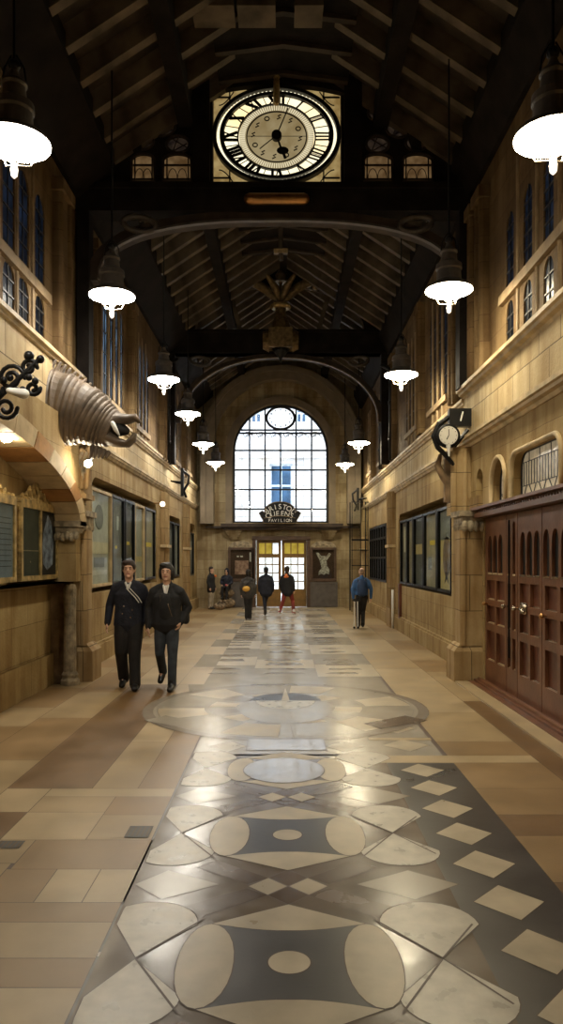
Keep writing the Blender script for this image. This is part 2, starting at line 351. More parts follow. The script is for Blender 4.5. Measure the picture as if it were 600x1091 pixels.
# ------------------------------------------------------------------ floor
def floorF(): 
    fb = MB(); mats = ['f_base', 'f_cream', 'f_white', 'f_dark', 'f_mid', 'f_brown', 'f_t1', 'f_t2', 'f_t3', 'f_t4', 'f_g', 'grille', 'f_pol', 'f_g2']
    ix = {m: i for i, m in enumerate(mats)}
    fb.box(-3.6, 3.4, BACK, 27.2, -.2, 0, 0)
    def poly(pts, m, lay):
        z = lay * .00045
        tri = tessellate_polygon([[Vector((p[0], p[1], 0)) for p in pts]])
        fb.add([(p[0], p[1], z) for p in pts], [t for t in tri], ix[m])
    def shrink(pts, d=.006):
        cx = sum(p[0] for p in pts) / len(pts); cy = sum(p[1] for p in pts) / len(pts); o = []
        for x, y in pts:
            l = sqrt((x - cx) ** 2 + (y - cy) ** 2) + 1e-6; k = max(0, 1 - d / l); o.append((cx + (x - cx) * k, cy + (y - cy) * k))
        return o
    def inlay(pts, m, lay, joint=True):
        if joint: poly(pts, 'f_base', lay); poly(shrink(pts), m, lay + 1)
        else: poly(pts, m, lay)
    def paving(x0, x1, y0, y1, lens, choices, lay=1):
        y = y0; last = None
        while y < y1 - .05:
            l = min(random.uniform(*lens), y1 - y)
            if y1 - (y + l) < .3: l = y1 - y
            c = random.choice([q for q in choices if q != last] or choices); last = c
            g = .0025
            poly([(x0 + g, y + g), (x1 - g, y + g), (x1 - g, y + l - g), (x0 + g, y + l - g)], c, lay); y += l
    # side paving, long slabs running along the hall
    tan = ['f_t1', 'f_t2', 'f_t1', 'f_t2', 'f_t3']
    for (a, b) in ((-3.3, -2.62), (-2.62, -2.05)): paving(a, b, 5.05, 26.7, (.9, 2.0), ['f_t1', 'f_t3', 'f_t1'])
    paving(-2.05, -1.72, 5.05, 5.57, (.5, .6), ['f_t2']); paving(-1.72, -1.2, 5.05, 5.38, (.5, .6), ['f_t1'])
    paving(-2.05, -1.42, 5.57, 10.2, (5, 5), ['f_t4']); paving(-2.05, -1.42, 10.2, 26.7, (1.0, 2.0), ['f_t1', 'f_t2'])
    paving(-1.42, -1.08, 5.57, 10.2, (.9, 1.6), ['f_t2', 'f_t1'])
    paving(-1.08, -.80, 5.57, 8.45, (3, 3), ['f_t3']); 
    paving(-3.3, -1.72, 4.55, 5.05, (1, 1), ['f_t4']); paving(-1.72, -1.2, 4.55, 5.05, (1, 1), ['f_t2']); paving(-1.72, -.8, 5.38, 5.57, (1, 1), ['f_t2'])
    paving(-1.2, -.8, 4.55, 5.38, (.38, .45), ['f_t1', 'f_t3'])
    paving(-3.3, -1.5, 4.2, 4.55, (1, 1), ['f_t1']); paving(-1.5, -.78, 4.12, 4.55, (1, 1), ['f_t3'])
    paving(-3.3, -1.52, 3.72, 4.2, (1, 1), ['f_t1']); paving(-1.52, -1.24, 3.72, 4.12, (1, 1), ['f_t3']); paving(-1.24, -1.0, 3.72, 4.12, (1, 1), ['f_t2']); paving(-1.0, -.78, 3.72, 4.12, (1, 1), ['f_t2'])
    for (a, b, c) in ((3.52, 3.72, 'f_t3'), (3.20, 3.52, 'f_t1'), (2.98, 3.2, 'f_t3'), (2.7, 2.98, 'f_t2'), (2.3, 2.7, 'f_t1'), (1.8, 2.3, 'f_t3'), (1.2, 1.8, 'f_t1'), (BACK, 1.2, 'f_t1')):
        paving(-3.3, -.80, a, b, (9, 9), [c])
    # right side
    for (a, b, c) in ((BACK, 1.5, 'f_t1'), (1.5, 3.2, 'f_t3'), (3.2, 3.95, 'f_t4'), (3.95, 4.62, 'f_t3'), (4.62, 5.0, 'f_t4'), (5.0, 5.57, 'f_t3'), (5.57, 6.27, 'f_t3')):
        paving(1.42, 2.15, a, b, (9, 9), [c])
    paving(2.15, 2.6, BACK, 9.0, (5, 6), ['f_t4']); paving(2.6, 3.1, BACK, 9.0, (1.2, 2), ['f_t1', 'f_t3'])
    inlay([(.8, 6.27), (2.15, 6.27), (2.15, 6.5), (.8, 6.5)], 'f_t2', 2)
    paving(1.42, 2.15, 6.5, 7.0, (9, 9), ['f_t3'])
    paving(1.42, 2.15, 7.0, 9.7, (1.2, 1.6), ['f_t1', 'f_t2'])
    paving(1.42, 2.15, 9.7, 26.7, (1.2, 2.4), ['f_t2', 'f_t1']); paving(2.15, 3.1, 9.0, 26.7, (1.2, 2.4), ['f_t1', 'f_t1', 'f_t3'])
    # the central carpet of inlay
    A, B = -.80, 1.42; cx = .025
    poly([(A, BACK), (B, BACK), (B, 6.27), (A, 6.27)], 'f_dark', 1)
    poly([(A + .012, BACK), (.86, BACK), (.86, 6.55), (A + .012, 6.55)], 'f_mid', 2)
    poly([(A + .012, 6.5), (1.38, 6.5), (1.38, 10.9), (-1.4, 10.9), (-1.05, 8.6), (A + .012, 8.5)], 'f_g', 2)
    def ell(x, y, rx, ry, n=36): return [(x + rx * cos(2 * pi * i / n), y + ry * sin(2 * pi * i / n)) for i in range(n)]
    def clipx(pts, lo): return [(max(x, lo), y) for x, y in pts]
    def petal(x, y, w, l, sg, n=14):
        p = [(x, y)]
        for i in range(n + 1):
            t = pi * i / n; p.append((x + sg * w * cos(t), y + sg * (l * .56 + l * .44 * sin(t))))
        return p
    def module(yc, dark='f_dark', pale=('f_cream', 'f_white'), full=True):
        # four cream segments closing a square round a concave dark field
        s = .36; sv = .335
        inlay([(cx - s, yc - sv), (cx + s, yc - sv), (cx + s, yc + sv), (cx - s, yc + sv)], dark, 4, False)
        for sg in (-1, 1):
            seg = [(cx - s, yc + sg * sv)] + [(cx - s + 2 * s * i / 12, yc + sg * (sv - .07 * sin(pi * i / 12))) for i in range(1, 12)] + [(cx + s, yc + sg * sv), (cx, yc + sg * (sv + .20))]
            inlay(seg, pale[0], 5)
            pt = []
            for i in range(13):
                t = pi * i / 12; pt.append((cx + sg * (s - .13 * sin(t)) - 0, yc - sv * 1.0 * cos(t)))
            for i in range(1, 12):
                t = pi * i / 12; pt.append((cx + sg * (s + .12 * sin(t)), yc + sv * 1.0 * cos(t)))
            inlay(pt, pale[0], 7)
            px = cx + sg * .655
            if sg < 0: up = clipx(petal(px, yc + .03, .235, .53, 1), A + .02); dn = clipx(petal(px, yc + .03, .235, .50, -1), A + .02)
            else: up = petal(px, yc + .03, .235, .53, 1); dn = petal(px, yc + .03, .235, .50, -1)
            inlay(up, pale[1], 5); inlay(dn, pale[1], 5)
            # lozenge between petals
            if not full: continue
            lz = [(px - sg * .02, yc + .58), (px + sg * .24, yc + .76), (px, yc + .94), (px - sg * .30, yc + .76)]
            if sg < 0: lz = clipx(lz, A + .02)
            inlay(lz, 'f_g' if sg > 0 else 'f_g', 4)
            # dark joints crossing
            for (p, q) in (((cx + sg * .40, yc + .38), (px, yc + .03)), ((px, yc + .03), (cx + sg * .42, yc - .36)), ((px, yc + .03), (px + sg * .2, yc - .3)), ((px, yc + .03), (px + sg * .2, yc + .33))):
                d = Vector((q[0] - p[0], q[1] - p[1])).normalized(); nrm = (-d.y * .005, d.x * .005)
                poly([(p[0] + nrm[0], p[1] + nrm[1]), (q[0] + nrm[0], q[1] + nrm[1]), (q[0] - nrm[0], q[1] - nrm[1]), (p[0] - nrm[0], p[1] - nrm[1])], 'f_base', 8) if not (sg < 0 and abs(q[0]) > .8) else None
        inlay(ell(cx, yc, .095, .095), pale[0], 6)
        if not full: return
        # small chequer of four diamonds between modules
        ym = yc + .735; h = .105
        for dx, dy, c in ((0, h, 'f_brown'), (0, -h, 'f_brown'), (-h, 0, 'f_cream'), (h, 0, 'f_cream')):
            x, y = cx + dx, ym + dy; inlay([(x, y - h), (x + h, y), (x, y + h), (x - h, y)], c, 5)
        for sg in (-1, 1):
            inlay([(cx + sg * h * 2, ym + .02), (cx + sg * .5, ym + .24), (cx + sg * .40, ym + .34), (cx + sg * .10, ym + .10)], 'f_brown', 4)
            inlay([(cx + sg * h * 2, ym - .02), (cx + sg * .62, ym - .30), (cx + sg * .50, ym - .40), (cx + sg * .10, ym - .10)], 'f_brown', 4)
    for k, yc in enumerate((-1.24, .23, 1.70, 3.165, 4.63)): module(yc)
    module(6.08, 'f_mid', full=False)
    for i in range(20):
        y = 6.05 - .465 * i
        if y < BACK + .3: break
        inlay([(1.12, y - .195), (1.30, y), (1.12, y + .195), (.94, y)], 'f_cream', 4)
    # a sub-field by the far border
    inlay([(cx - .36, 6.68), (cx + .36, 6.68), (cx + .36, 7.08), (cx - .36, 7.08)], 'f_pol', 9); inlay(ell(cx - .02, 6.05, .33, .36), 'f_pol', 12)
    for sg in (-1, 1):
        inlay([(cx + sg * .52, 6.62), (cx + sg * .72, 6.82), (cx + sg * .52, 7.02), (cx + sg * .36, 6.82)], 'f_white', 4)
        inlay([(cx + sg * .62, 7.08), (cx + sg * .80, 7.3), (cx + sg * .62, 7.5), (cx + sg * .44, 7.3)], 'f_cream', 4)
        if sg > 0:
            for y in (6.86, 7.55): inlay([(1.12, y - .22), (1.34, y), (1.12, y + .22), (.90, y)], 'f_cream', 4)
            inlay([(.8, 7.05), (1.4, 7.05), (1.4, 7.14), (.8, 7.14)], 'f_t2', 5)
    # big round medallion
    poly([(-1.08, 8.45), (-.8, 8.45), (-.8, 10.9), (-1.08, 10.9)], 'f_mid', 1)
    my, R = 8.62, 1.50
    def ringseg(r0, r1, a0, a1, m, lay, n=10):
        p = [(cx + r0 * cos(a0 + (a1 - a0) * i / n), my + r0 * sin(a0 + (a1 - a0) * i / n)) for i in range(n + 1)]
        p += [(cx + r1 * cos(a1 - (a1 - a0) * i / n), my + r1 * sin(a1 - (a1 - a0) * i / n)) for i in range(n + 1)]
        inlay(p, m, lay)
    poly(ell(cx, my, R + .12, R + .12, 48), 'f_g2', 9); poly(ell(cx, my, R, R, 48), 'f_g', 10)
    for k in range(12):
        a0 = 2 * pi * k / 12 + .05; a1 = 2 * pi * (k + 1) / 12 - .05
        ringseg(.92, R - .05, a0, a1, 'f_g' if k % 2 else 'f_cream', 11)
        ringseg(.56, .88, a0 + .1, a1 + .05, 'f_cream' if k % 2 else 'f_g2', 11)
    inlay(ell(cx, my - .1, .52, .78), 'f_g', 14)
    lun = [(cx + .43 * cos(pi * i / 12), 9.0 + .5 * sin(pi * i / 12)) for i in range(13)]
    inlay(lun, 'f_dark', 16); inlay([(cx + .36 * cos(pi * i / 12), 9.0 - .5 * sin(pi * i / 12)) for i in range(13)], 'f_white', 16)
    inlay([(cx - .05, 9.0), (cx + .05, 9.0), (cx, 9.9)], 'f_cream', 17)
    for sg in (-1, 1): inlay([(cx + sg * .95, 7.5), (cx + sg * 1.5, 7.9), (cx + sg * 1.30, 8.15), (cx + sg * .80, 7.75)], 'f_brown' if sg > 0 else 'f_g', 13)
    # far part: pale flags with three ladders of dark stripes
    for (a, b) in ((-1.08, -.45), (-.45, .5), (.5, 1.42)): paving(a, b, 10.9, 26.7, (.8, 1.6), ['f_g', 'f_cream', 'f_g'], 2)
    paving(-1.42, -1.08, 10.2, 26.7, (.9, 1.7), ['f_t2', 'f_g'], 3)
    y = 11.1
    while y < 23:
        h = random.uniform(.16, .34)
        for (c0, w) in ((-.86, .24), (cx, .32), (.92, .26)):
            if random.random() < .78:
                c = random.choice(['f_g2', 'f_g2', 'f_mid']); j = random.uniform(-.05, .05); t = random.uniform(0, .12)
                poly([(c0 - w + j, y + t), (c0 - w * .3, y), (c0 + w + j, y + t), (c0 + w * .8 + j, y + h), (c0, y + h + t * .5), (c0 - w * .8, y + h)], c, 5)
        y += h + random.uniform(.18, .36)
    # two cast floor gratings
    for (x, yy, w, h) in ((-.90, 4.68, .075, .10), (-1.63, 4.47, .075, .06)):
        poly([(x - w, yy - h), (x + w, yy - h), (x + w, yy + h), (x - w, yy + h)], 'grille', 8)
        for i in range(5): poly([(x - w * .8 + i * w * .4 - .008, yy - h * .8), (x - w * .8 + i * w * .4 + .004, yy - h * .8), (x - w * .8 + i * w * .4 + .004, yy + h * .8), (x - w * .8 + i * w * .4 - .008, yy + h * .8)], 'f_mid', 9)
    o = fb.build('floor', [M[m] for m in mats], recalc=False, loc=(0, 0, 0))
    return struct(o, 'polished inlaid stone floor with medallions and tan paving', 'floor')
floorF()

# ------------------------------------------------------------------ side walls
def side_wall(side):
    s = -1 if side == 'left' else 1
    X = XL if s < 0 else XR
    fr = lambda off: XF(X + s * off, s)
    root = empty('wall_' + side, (X, 0, 0), None, 'wall', None, 'structure')
    root['label'] = ('left' if s < 0 else 'right') + ' sandstone side wall of the hall with clerestory windows'
    win = []
    # ---- lower wall
    m = MB()
    if s < 0:
        far_rec = [(12.0, 18.3), (20.1, 22.5), (23.9, 26.2)]
        # near bay with the wide arched recess
        near = [rect(BACK, 10.62, 1.4, 3.55), [(2.5, 1.4), (10.2, 1.4)] + [(10.2 - .12 + 0 * i, 2.2) for i in range(0)] + [(6.35 + 3.85 * cos(pi * i / 16), 2.15 + .95 * sin(pi * i / 16)) for i in range(17)]]
        m.slab(near, XF(X + .26, -1), .42)
        m.slab([rect(BACK, 10.30, 0, 1.4)], XF(X - .1, -1), .4)
        m.slab([rect(10.30, 10.62, 0, 1.4)], XF(X - .05, -1), .4)
        m.slab([rect(BACK, 10.62, 1.4, 3.55)], XF(X - .16, -1), .3)
        z_r = (1.2, 3.05)
        lo = [rect(10.62, YE, 0, 3.55)] + [rrect(a, b, 1.15, z_r[1] if b < 19 else 2.9, .35) for a, b in far_rec]
        m.slab(lo, fr(0), .5)
        m.slab([rect(10.62, YE, 0, 3.55)], fr(.35), .2)
    else:
        far_rec = [(12.5, 18.3), (20.3, 24.4)]
        near = [rect(BACK, 11.45, 2.27, 3.45), rrect(7.45, 9.1, 2.42, 2.98, .2), archp(9.33, 9.98, 2.32, 3.02), archp(10.42, 10.78, 2.3, 2.98)]
        m.slab(near, XF(X - .03, 1), .22); m.slab([rect(10.3, 11.1, 2.2, 3.1)], XF(X + .06, 1), .1)
        m.slab([rect(10.35, 11.45, 0, 2.27)], XF(X - .03, 1), .5)
        m.slab([rect(BACK, 5.6, 0, 2.27)], XF(X - .03, 1), .5)
        m.slab([rect(BACK, 11.45, 0, 3.45)], XF(X + .45, 1), .2)
        lo = [rect(11.45, YE, 0, 3.45)] + [rrect(a, b, 1.08, 2.78 if b < 19 else 2.7, .35) for a, b in far_rec]
        m.slab(lo, fr(0), .5); m.slab([rect(11.45, YE, 0, 3.45)], fr(.3), .2)
    m.build('lower_wall', M['stoneL'], root)
    # pale band and moulded ledges
    zb0, zb1 = (3.55, 4.2) if s < 0 else (3.45, 4.08)
    m = MB(); m.box(*sorted((X + s * .4, X - s * (.10 if s < 0 else .06))), BACK, T1 + .1, zb0, zb1 + .12)
    m.box(*sorted((X + s * .4, X)), T1, YE, zb0, zb1)
    m.build('pale_band', M['stoneB'], root)
    for (za, ya, yb, off) in ((zb0, BACK, T1 + .1, .16 if s > 0 else .14), (zb1 + .12, BACK, T1 + .1, .18), (zb0, T1 + .1, YE, .08), (zb1, T1 + .1, YE, .10)):
        m = MB(); prof = [(0, -.09), (.3, -.09), (.45, -.05), (.75, -.035), (.8, .0), (1, .01), (1, .06), (0, .08)]
        lp = [(p[0] * off, za + p[1]) for p in prof]
        n = len(lp); vs = [(X - s * (u), ya, z) for u, z in lp] + [(X - s * (u), yb, z) for u, z in lp]
        if s < 0: pass
        m.add(vs, [tuple(range(n)), tuple(range(2 * n - 1, n - 1, -1))] + [(i, (i + 1) % n, n + (i + 1) % n, n + i) for i in range(n)])
        m.build('moulded_ledge', M['mould'], root)
    # beads on the near ledges
    # ---- clerestory
    upper = []; zt = 7.9
    z1 = zb1 + .0
    holes = []
    def light(y, w, za, zb, rise=.18): holes.append(archp(y - w / 2, y + w / 2, za, zb, rise))
    if s < 0:
        for y in (6.5, 7.15, 7.8, 8.42, 8.9, 9.5): light(y, .36, 5.22, 6.3); light(y, .36, 4.5, 5.04)
        for yc in (13.6, 16.3, 21.4, 24.2):
            for d in (-.62, -.2, .22, .64): light(yc + d, .32, 4.55, 6.35)
    else:
        for y in (5.9, 6.6, 7.25, 7.93, 8.6, 9.28): light(y, .3, 5.10, 6.0); light(y, .3, 4.35, 4.9)
        for yc in (13.6, 16.3, 21.4, 24.2):
            for d in (-.62, -.2, .22, .64): light(yc + d, .3, 4.55, 6.3)
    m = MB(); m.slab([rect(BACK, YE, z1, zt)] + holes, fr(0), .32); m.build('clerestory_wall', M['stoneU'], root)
    # mullion shafts and transom
    m = MB(); ctr = []
    yy = sorted({round((h[0][0] + h[1][0]) / 2, 3) for h in holes}); 
    for a, b in zip(yy, yy[1:]):
        if b - a < .9:
            yc = (a + b) / 2; m.tube([(X + s * .01, yc, z1 + .1), (X + s * .01, yc, 6.5)], .04, 8)
    near_y = [y for y in yy if y < 10.5]
    m.box(*sorted((X + s * .05, X - s * .06)), near_y[0] - .3, near_y[-1] + .3, 5.02 if s < 0 else 4.92, 5.14 if s < 0 else 5.04)
    for y in yy:
        if y > 11: m.box(*sorted((X + s * .05, X - s * .05)), y - .22, y + .22, 4.42, 4.52)
    m.build('mullion', M['mull'], root, smooth=False)
    # leaded glass in every light, each window a child
    for h in holes:
        a, b = h[0][0], h[1][0]; za = h[0][1]; zb = max(p[1] for p in h)
        g = MB(); g.slab([h], XF(X + s * .02, s), .02)
        near = a < 11
        w = g.build('window_pane', M['frostD'] if near or s > 0 else M['frostB'], root)
        c = MB(); n = 5 if zb - za > .8 else 3
        for i in range(1, n): z = za + (zb - za) * i / n; c.box(*sorted((X + s * .005, X + s * .02)), a, b, z - .010, z + .010)
        c.box(*sorted((X + s * .005, X + s * .02)), (a + b) / 2 - .008, (a + b) / 2 + .008, za, zb); c.build('lead_bar', M['lead'], w)
    return root
wl = side_wall('left'); wr = side_wall('right')
# back wall behind the camera
m = MB(); m.box(-3.7, 3.4, BACK - .3, BACK, 0, 9.6); struct(m.build('wall_front', M['stoneE']), 'stone wall behind the viewer', 'wall')
# baseboards (stone plinths)
for s, X, a, b, nm in ((-1, XL, 10.9, YE, 'left'), (1, XR, 11.1, YE, 'right')):
    m = MB(); m.box(*sorted((X, X - s * .07)), a, b, 0, .30); m.box(*sorted((X, X - s * .05)), a, b, .30, .34)
    struct(m.build('baseboard_' + nm, M['stoneL']), 'low stone plinth along the foot of the ' + nm + ' wall', 'baseboard')
m = MB(); m.box(XL - .12, XL - .055, BACK, 10.3, 0, .42); struct(m.build('baseboard_near', M['stoneL']), 'low stone plinth under the gilded poster cases', 'baseboard')

# voussoirs of the left arch recess (soffit ring)
root = empty('trim_1', (XL + .26, 6.35, 2.15), 'alternating orange and cream stone arch over the poster cases', 'arch', None, 'structure')
n = 18
for k in range(n):
    a0, a1 = pi * k / n + .004, pi * (k + 1) / n - .004
    m = MB(); vs = []
    for a in (a0, (a0 + a1) / 2, a1):
        for (rr, rz) in ((3.80, .90), (4.10, 1.14)):
            for x in (XL + .34, XL - .16): vs.append((x, 6.35 + rr * cos(a), 2.15 + rz * sin(a)))
    fs = []
    for i in range(2):
        o = i * 4
        for q in ((0, 1, 5, 4), (1, 3, 7, 5), (3, 2, 6, 7), (2, 0, 4, 6)): fs.append(tuple(o + j for j in q))
    fs += [(0, 2, 3, 1), (8, 9, 11, 10)]
    m.add(vs, fs); m.build('voussoir', M['vous_o'] if k in (2, 5, 9, 13) else M['vous_c'], root)
m = MB()
m.box(XL - .16, XL + .30, 10.14, 10.40, 2.06, 2.14); m.box(XL - .16, XL + .34, 10.10, 10.44, 2.14, 2.22)
for i in range(7): m.ball((XL - .08 + i * .06, 10.13, 2.02 - .02 * (i % 2)), (.045, .05, .06), 8, 6)
m.build('springer_cap', M['carve'], root)
m = MB()   # reveal below the cap
m.box(XL - .16, XL + .16, 10.24, 10.5, 0, 2.06); m.build('reveal', M['old'], root)

# ------------------------------------------------------------------ end wall
ex = -.10; EZ = 5.53; ER = 1.70
root = empty('wall_back', (0, YE, 0), 'far end wall of the hall with the great arched window', 'wall', None, 'structure')
out = [(-3.6, 0), (3.4, 0), (3.4, 7.7), (0, 9.7), (-3.6, 7.7)]
winh = [(ex - ER, 3.0), (ex + ER, 3.0)] + [(ex + ER * cos(pi * i / 24), EZ + ER * sin(pi * i / 24)) for i in range(25)]
dx0, dx1, dz = -.98, .83, 2.42
m = MB(); m.slab([[(-3.6, 0), (dx0, 0), (dx0, dz), (dx1, dz), (dx1, 0), (3.4, 0), (3.4, 7.7), (0, 9.7), (-3.6, 7.7)], winh], YF(YE), .45)
m.build('gable_wall', M['stoneE'], root)
def ringarch(mb, r0, r1, y0, y1, zb, mi=0, c=(ex, EZ), n=28):
    P = []
    for r in (r0, r1): P.append([(c[0] + r, zb)] + [(c[0] + r * cos(pi * i / n), c[1] + r * sin(pi * i / n)) for i in range(n + 1)] + [(c[0] - r, zb)])
    lp = P[1] + P[0][::-1]
    # build as quads
    k = len(P[0]); vs = [(p[0], y0, p[1]) for p in P[0]] + [(p[0], y0, p[1]) for p in P[1]] + [(p[0], y1, p[1]) for p in P[0]] + [(p[0], y1, p[1]) for p in P[1]]
    fs = []
    for i in range(k - 1):
        fs += [(i, i + 1, k + i + 1, k + i), (2 * k + i, 3 * k + i, 3 * k + i + 1, 2 * k + i + 1), (i, 2 * k + i, 2 * k + i + 1, i + 1), (k + i, k + i + 1, 3 * k + i + 1, 3 * k + i)]
    mb.add(vs, fs, mi)
m = MB(); ringarch(m, 1.72, 1.95, YE - .10, YE, 2.95); ringarch(m, 2.35, 2.62, YE - .42, YE, 2.95, c=(ex, EZ + .15)); ringarch(m, 2.62, 2.8, YE - .55, YE, 2.95, c=(ex, EZ + .15))
m.build('arch_moulding', M['archst'], root)
# great window
w1 = empty('window_1', (ex, YE + .2, 3.0), 'tall round-arched window at the far end with a round clock light', 'window', None, 'structure')
m = MB(); ringarch(m, 1.63, 1.72, YE + .12, YE + .26, 3.0); m.box(ex - 1.7, ex + 1.7, YE + .12, YE + .26, 2.96, 3.06)
yb0, yb1 = YE + .15, YE + .22; ccx, ccz, cr = -.10, 6.76, .50
for i in range(-2, 3):
    x = ex + i * .555; top = EZ + sqrt(max(0, 1.66 ** 2 - (x - ex) ** 2))
    if abs(x - ccx) < cr: top = ccz - sqrt(cr ** 2 - (x - ccx) ** 2)
    m.box(x - .028, x + .028, yb0, yb1, 3.0, top)
for z in (3.5, 4.2, 4.9, 5.6, 6.33, 6.22):
    hw = 1.66 if z < EZ else sqrt(1.66 ** 2 - (z - EZ) ** 2); m.box(ex - hw, ex + hw, yb0, yb1, z - .028, z + .028)
m.build('glazing_bar', M['steel'], w1)
m = MB(); m.tube([(ccx + cr * cos(2 * pi * i / 40), YE + .18, ccz + .80 * cr * sin(2 * pi * i / 40)) for i in range(40)], .045, 8, closed=True)
m.build('round_frame', M['steel'], w1, smooth=True)
m = MB()
for k in range(12):
    a = 2 * pi * k / 12; m.box(ccx + .38 * cos(a) - .02, ccx + .38 * cos(a) + .02, YE + .16, YE + .17, ccz + .3 * sin(a) - .03, ccz + .3 * sin(a) + .03)
m.build('clock_mark', M['steel'], w1)
m = MB(); m.slab([circ(ccx, ccz, cr, cr * .8, 36)], YF(YE + .175), .01); m.build('round_light', M['glass'], w1)
m = MB()   # scrollwork under the clock light
for i in range(6):
    x = ex - 1.2 + i * .48
    pts = [(x + .2 * cos(t) * (1 - t / 9), YE + .14, 6.15 + .12 * sin(t) * (1 - t / 9)) for t in [j * .45 for j in range(15)]]
    m.tube(pts, .014, 6)
    m.tube([(x - .1, YE + .14, 6.06), (x + .1, YE + .14, 6.2), (x + .3, YE + .14, 6.05)], .014, 6)
m.build('scrollwork', M['iron'], w1)
m = MB(); m.slab([winh], YF(YE + .2), .008); m.build('pane', M['glass'], w1)
# ledge under the window
root = empty('trim_2', (ex, YE, 2.6), 'brown timber and stone ledge below the great window', 'ledge', None, 'structure')
m = MB(); m.box(-2.2, 2.1, YE - .38, YE, 2.84, 2.96); m.box(-2.12, 2.02, YE - .30, YE, 2.74, 2.84); m.box(-2.75, -2.0, YE - .2, YE, 2.80, 2.88); m.box(1.9, 2.7, YE - .2, YE, 2.8, 2.88)
m.build('ledge', M['woodm'], root)
m = MB()
for x in (-1.75, 1.6):
    for i in range(4): m.box(x - .28 + i * .05, x + .28 - i * .05, YE - .24 + i * .05, YE, 2.66 - i * .08, 2.74 - i * .08)
m.build('corbel', M['stoneE'], root)
# far doors
for k, (a, b) in enumerate(((dx0, (dx0 + dx1) / 2), ((dx0 + dx1) / 2, dx1))):
    d = empty('door_%d' % (k + 1), ((a + b) / 2, YE + .1, 0), '%s leaf of the glazed far exit doors with yellow top lights' % ('left' if k == 0 else 'right'), 'door', None, 'structure')
    y0, y1 = YE + .05, YE + .12
    o = .05; ia, ib = a + .10, b - .08
    xs = [ia + (ib - ia) * i / 3 for i in range(4)]; zs = [.62, .92, 1.22, 1.52, 1.78]
    holes = []
    for i in range(3):
        for j in range(4): holes.append(rect(xs[i] + .018, xs[i + 1] - .018, zs[j] + .02, zs[j + 1] - .02))
        holes.append(rect(xs[i] + .018, xs[i + 1] - .018, 1.90, 2.28))
    m = MB(); m.slab([rect(a + .02, b - .01, .02, 2.40)] + holes, YF(y0), y1 - y0); m.build('leaf', mat('golden_oak_door_%d' % k, (.22, .12, .03), .4), d)
    m = MB(); m.box(ia, ib, YE + .08, YE + .085, .62, 1.78); m.build('pane', M['glass'], d)
    m = MB()
    if k == 0: m.box(ia, xs[2], YE + .08, YE + .09, 1.9, 2.28)
    else: m.box(ia, ib, YE + .08, YE + .09, 1.9, 2.28)
    m.build('yellow_pane', emis('yellow_door_glass_%d' % k, (.85, .62, .10), .6, leak=((.55, .38, .05), 3)), d)
    m = MB(); m.tube([(b - .06 if k == 0 else a + .06, YE + .02, .95), (b - .06 if k == 0 else a + .06, YE + .02, 1.25)], .014, 8); m.build('handle', M['brass'], d)
m = MB(); m.box(dx0 - .12, dx0, YE - .12, YE + .2, 0, 2.42); m.box(dx1, dx1 + .12, YE - .12, YE + .2, 0, 2.42); m.box(dx0 - .12, dx1 + .12, YE - .12, YE + .2, 2.38, 2.52)
struct(m.build('trim_3', M['brownw']), 'brown timber frame around the far exit doors', 'door frame')
# exterior facade across the street, seen through window
m = MB(); fo = [(-12, 0), (12, 0), (12, 7.9), (4.0, 7.9), (-12, 7.9)]
m.slab([[(-14, -.2), (14, -.2), (14, 9.6), (-14, 9.6)], rect(-.60, .40, 4.0, 5.9), rect(-1.45, -.95, 7.7, 8.6), rect(.55, 1.05, 7.7, 8.6), rect(-1.3, 1.2, 0, 2.4)], YF(33.0), .4)
ext = stone('white_street_facade', (.60, .62, .66), (.40, .42, .46), .9, .45, mortar=.01, stain=.12, axis='y', contrast=.2)
fac = empty('building', (0, 33, 0), 'pale stone building across the street seen through the great window', 'building')
fac.location = (0, 33, 0)
m.build('wall', ext, fac)
m = MB(); m.box(-2.0, 1.9, 32.85, 33, 6.15, 6.22); m.box(-14, 14, 32.8, 33, 9.4, 9.6); m.box(-.75, .55, 32.85, 33, 3.9, 4.0); m.build('string_course', ext, fac)
gb = mat('blue_reflecting_window_glass', (.05, .10, .17), .15, var=.3, scale=1.5)
for (a, b, c, d_) in ((-.60, .40, 4.0, 5.9), (-1.45, -.95, 7.7, 8.6), (.55, 1.05, 7.7, 8.6)):
    m = MB(); m.slab([rect(a, b, c, d_)] + [rect(a + .08 + i * (b - a - .08) / 2, a + (i + 1) * (b - a - .08) / 2, c + .08 + j * (d_ - c - .08) / 2, c + (j + 1) * (d_ - c - .08) / 2) for i in range(2) for j in range(2)], YF(33.12), .06)
    w = m.build('window', mat('pale_sash', (.5, .55, .6), .5), fac); m = MB(); m.box(a, b, 33.16, 33.17, c, d_); m.build('pane', gb, w)
m = MB(); m.box(-1.3, 1.2, 33.3, 33.35, 0, 2.4); m.build('shopfront', mat('pale_shopfront', (.7, .68, .6), .5), fac)
m = MB(); m.box(-14, 14, 27.15, 34, -.2, -.01); struct(m.build('ground', mat('street_paving', (.5, .49, .47), .6)), 'street paving outside the far doors', 'ground')

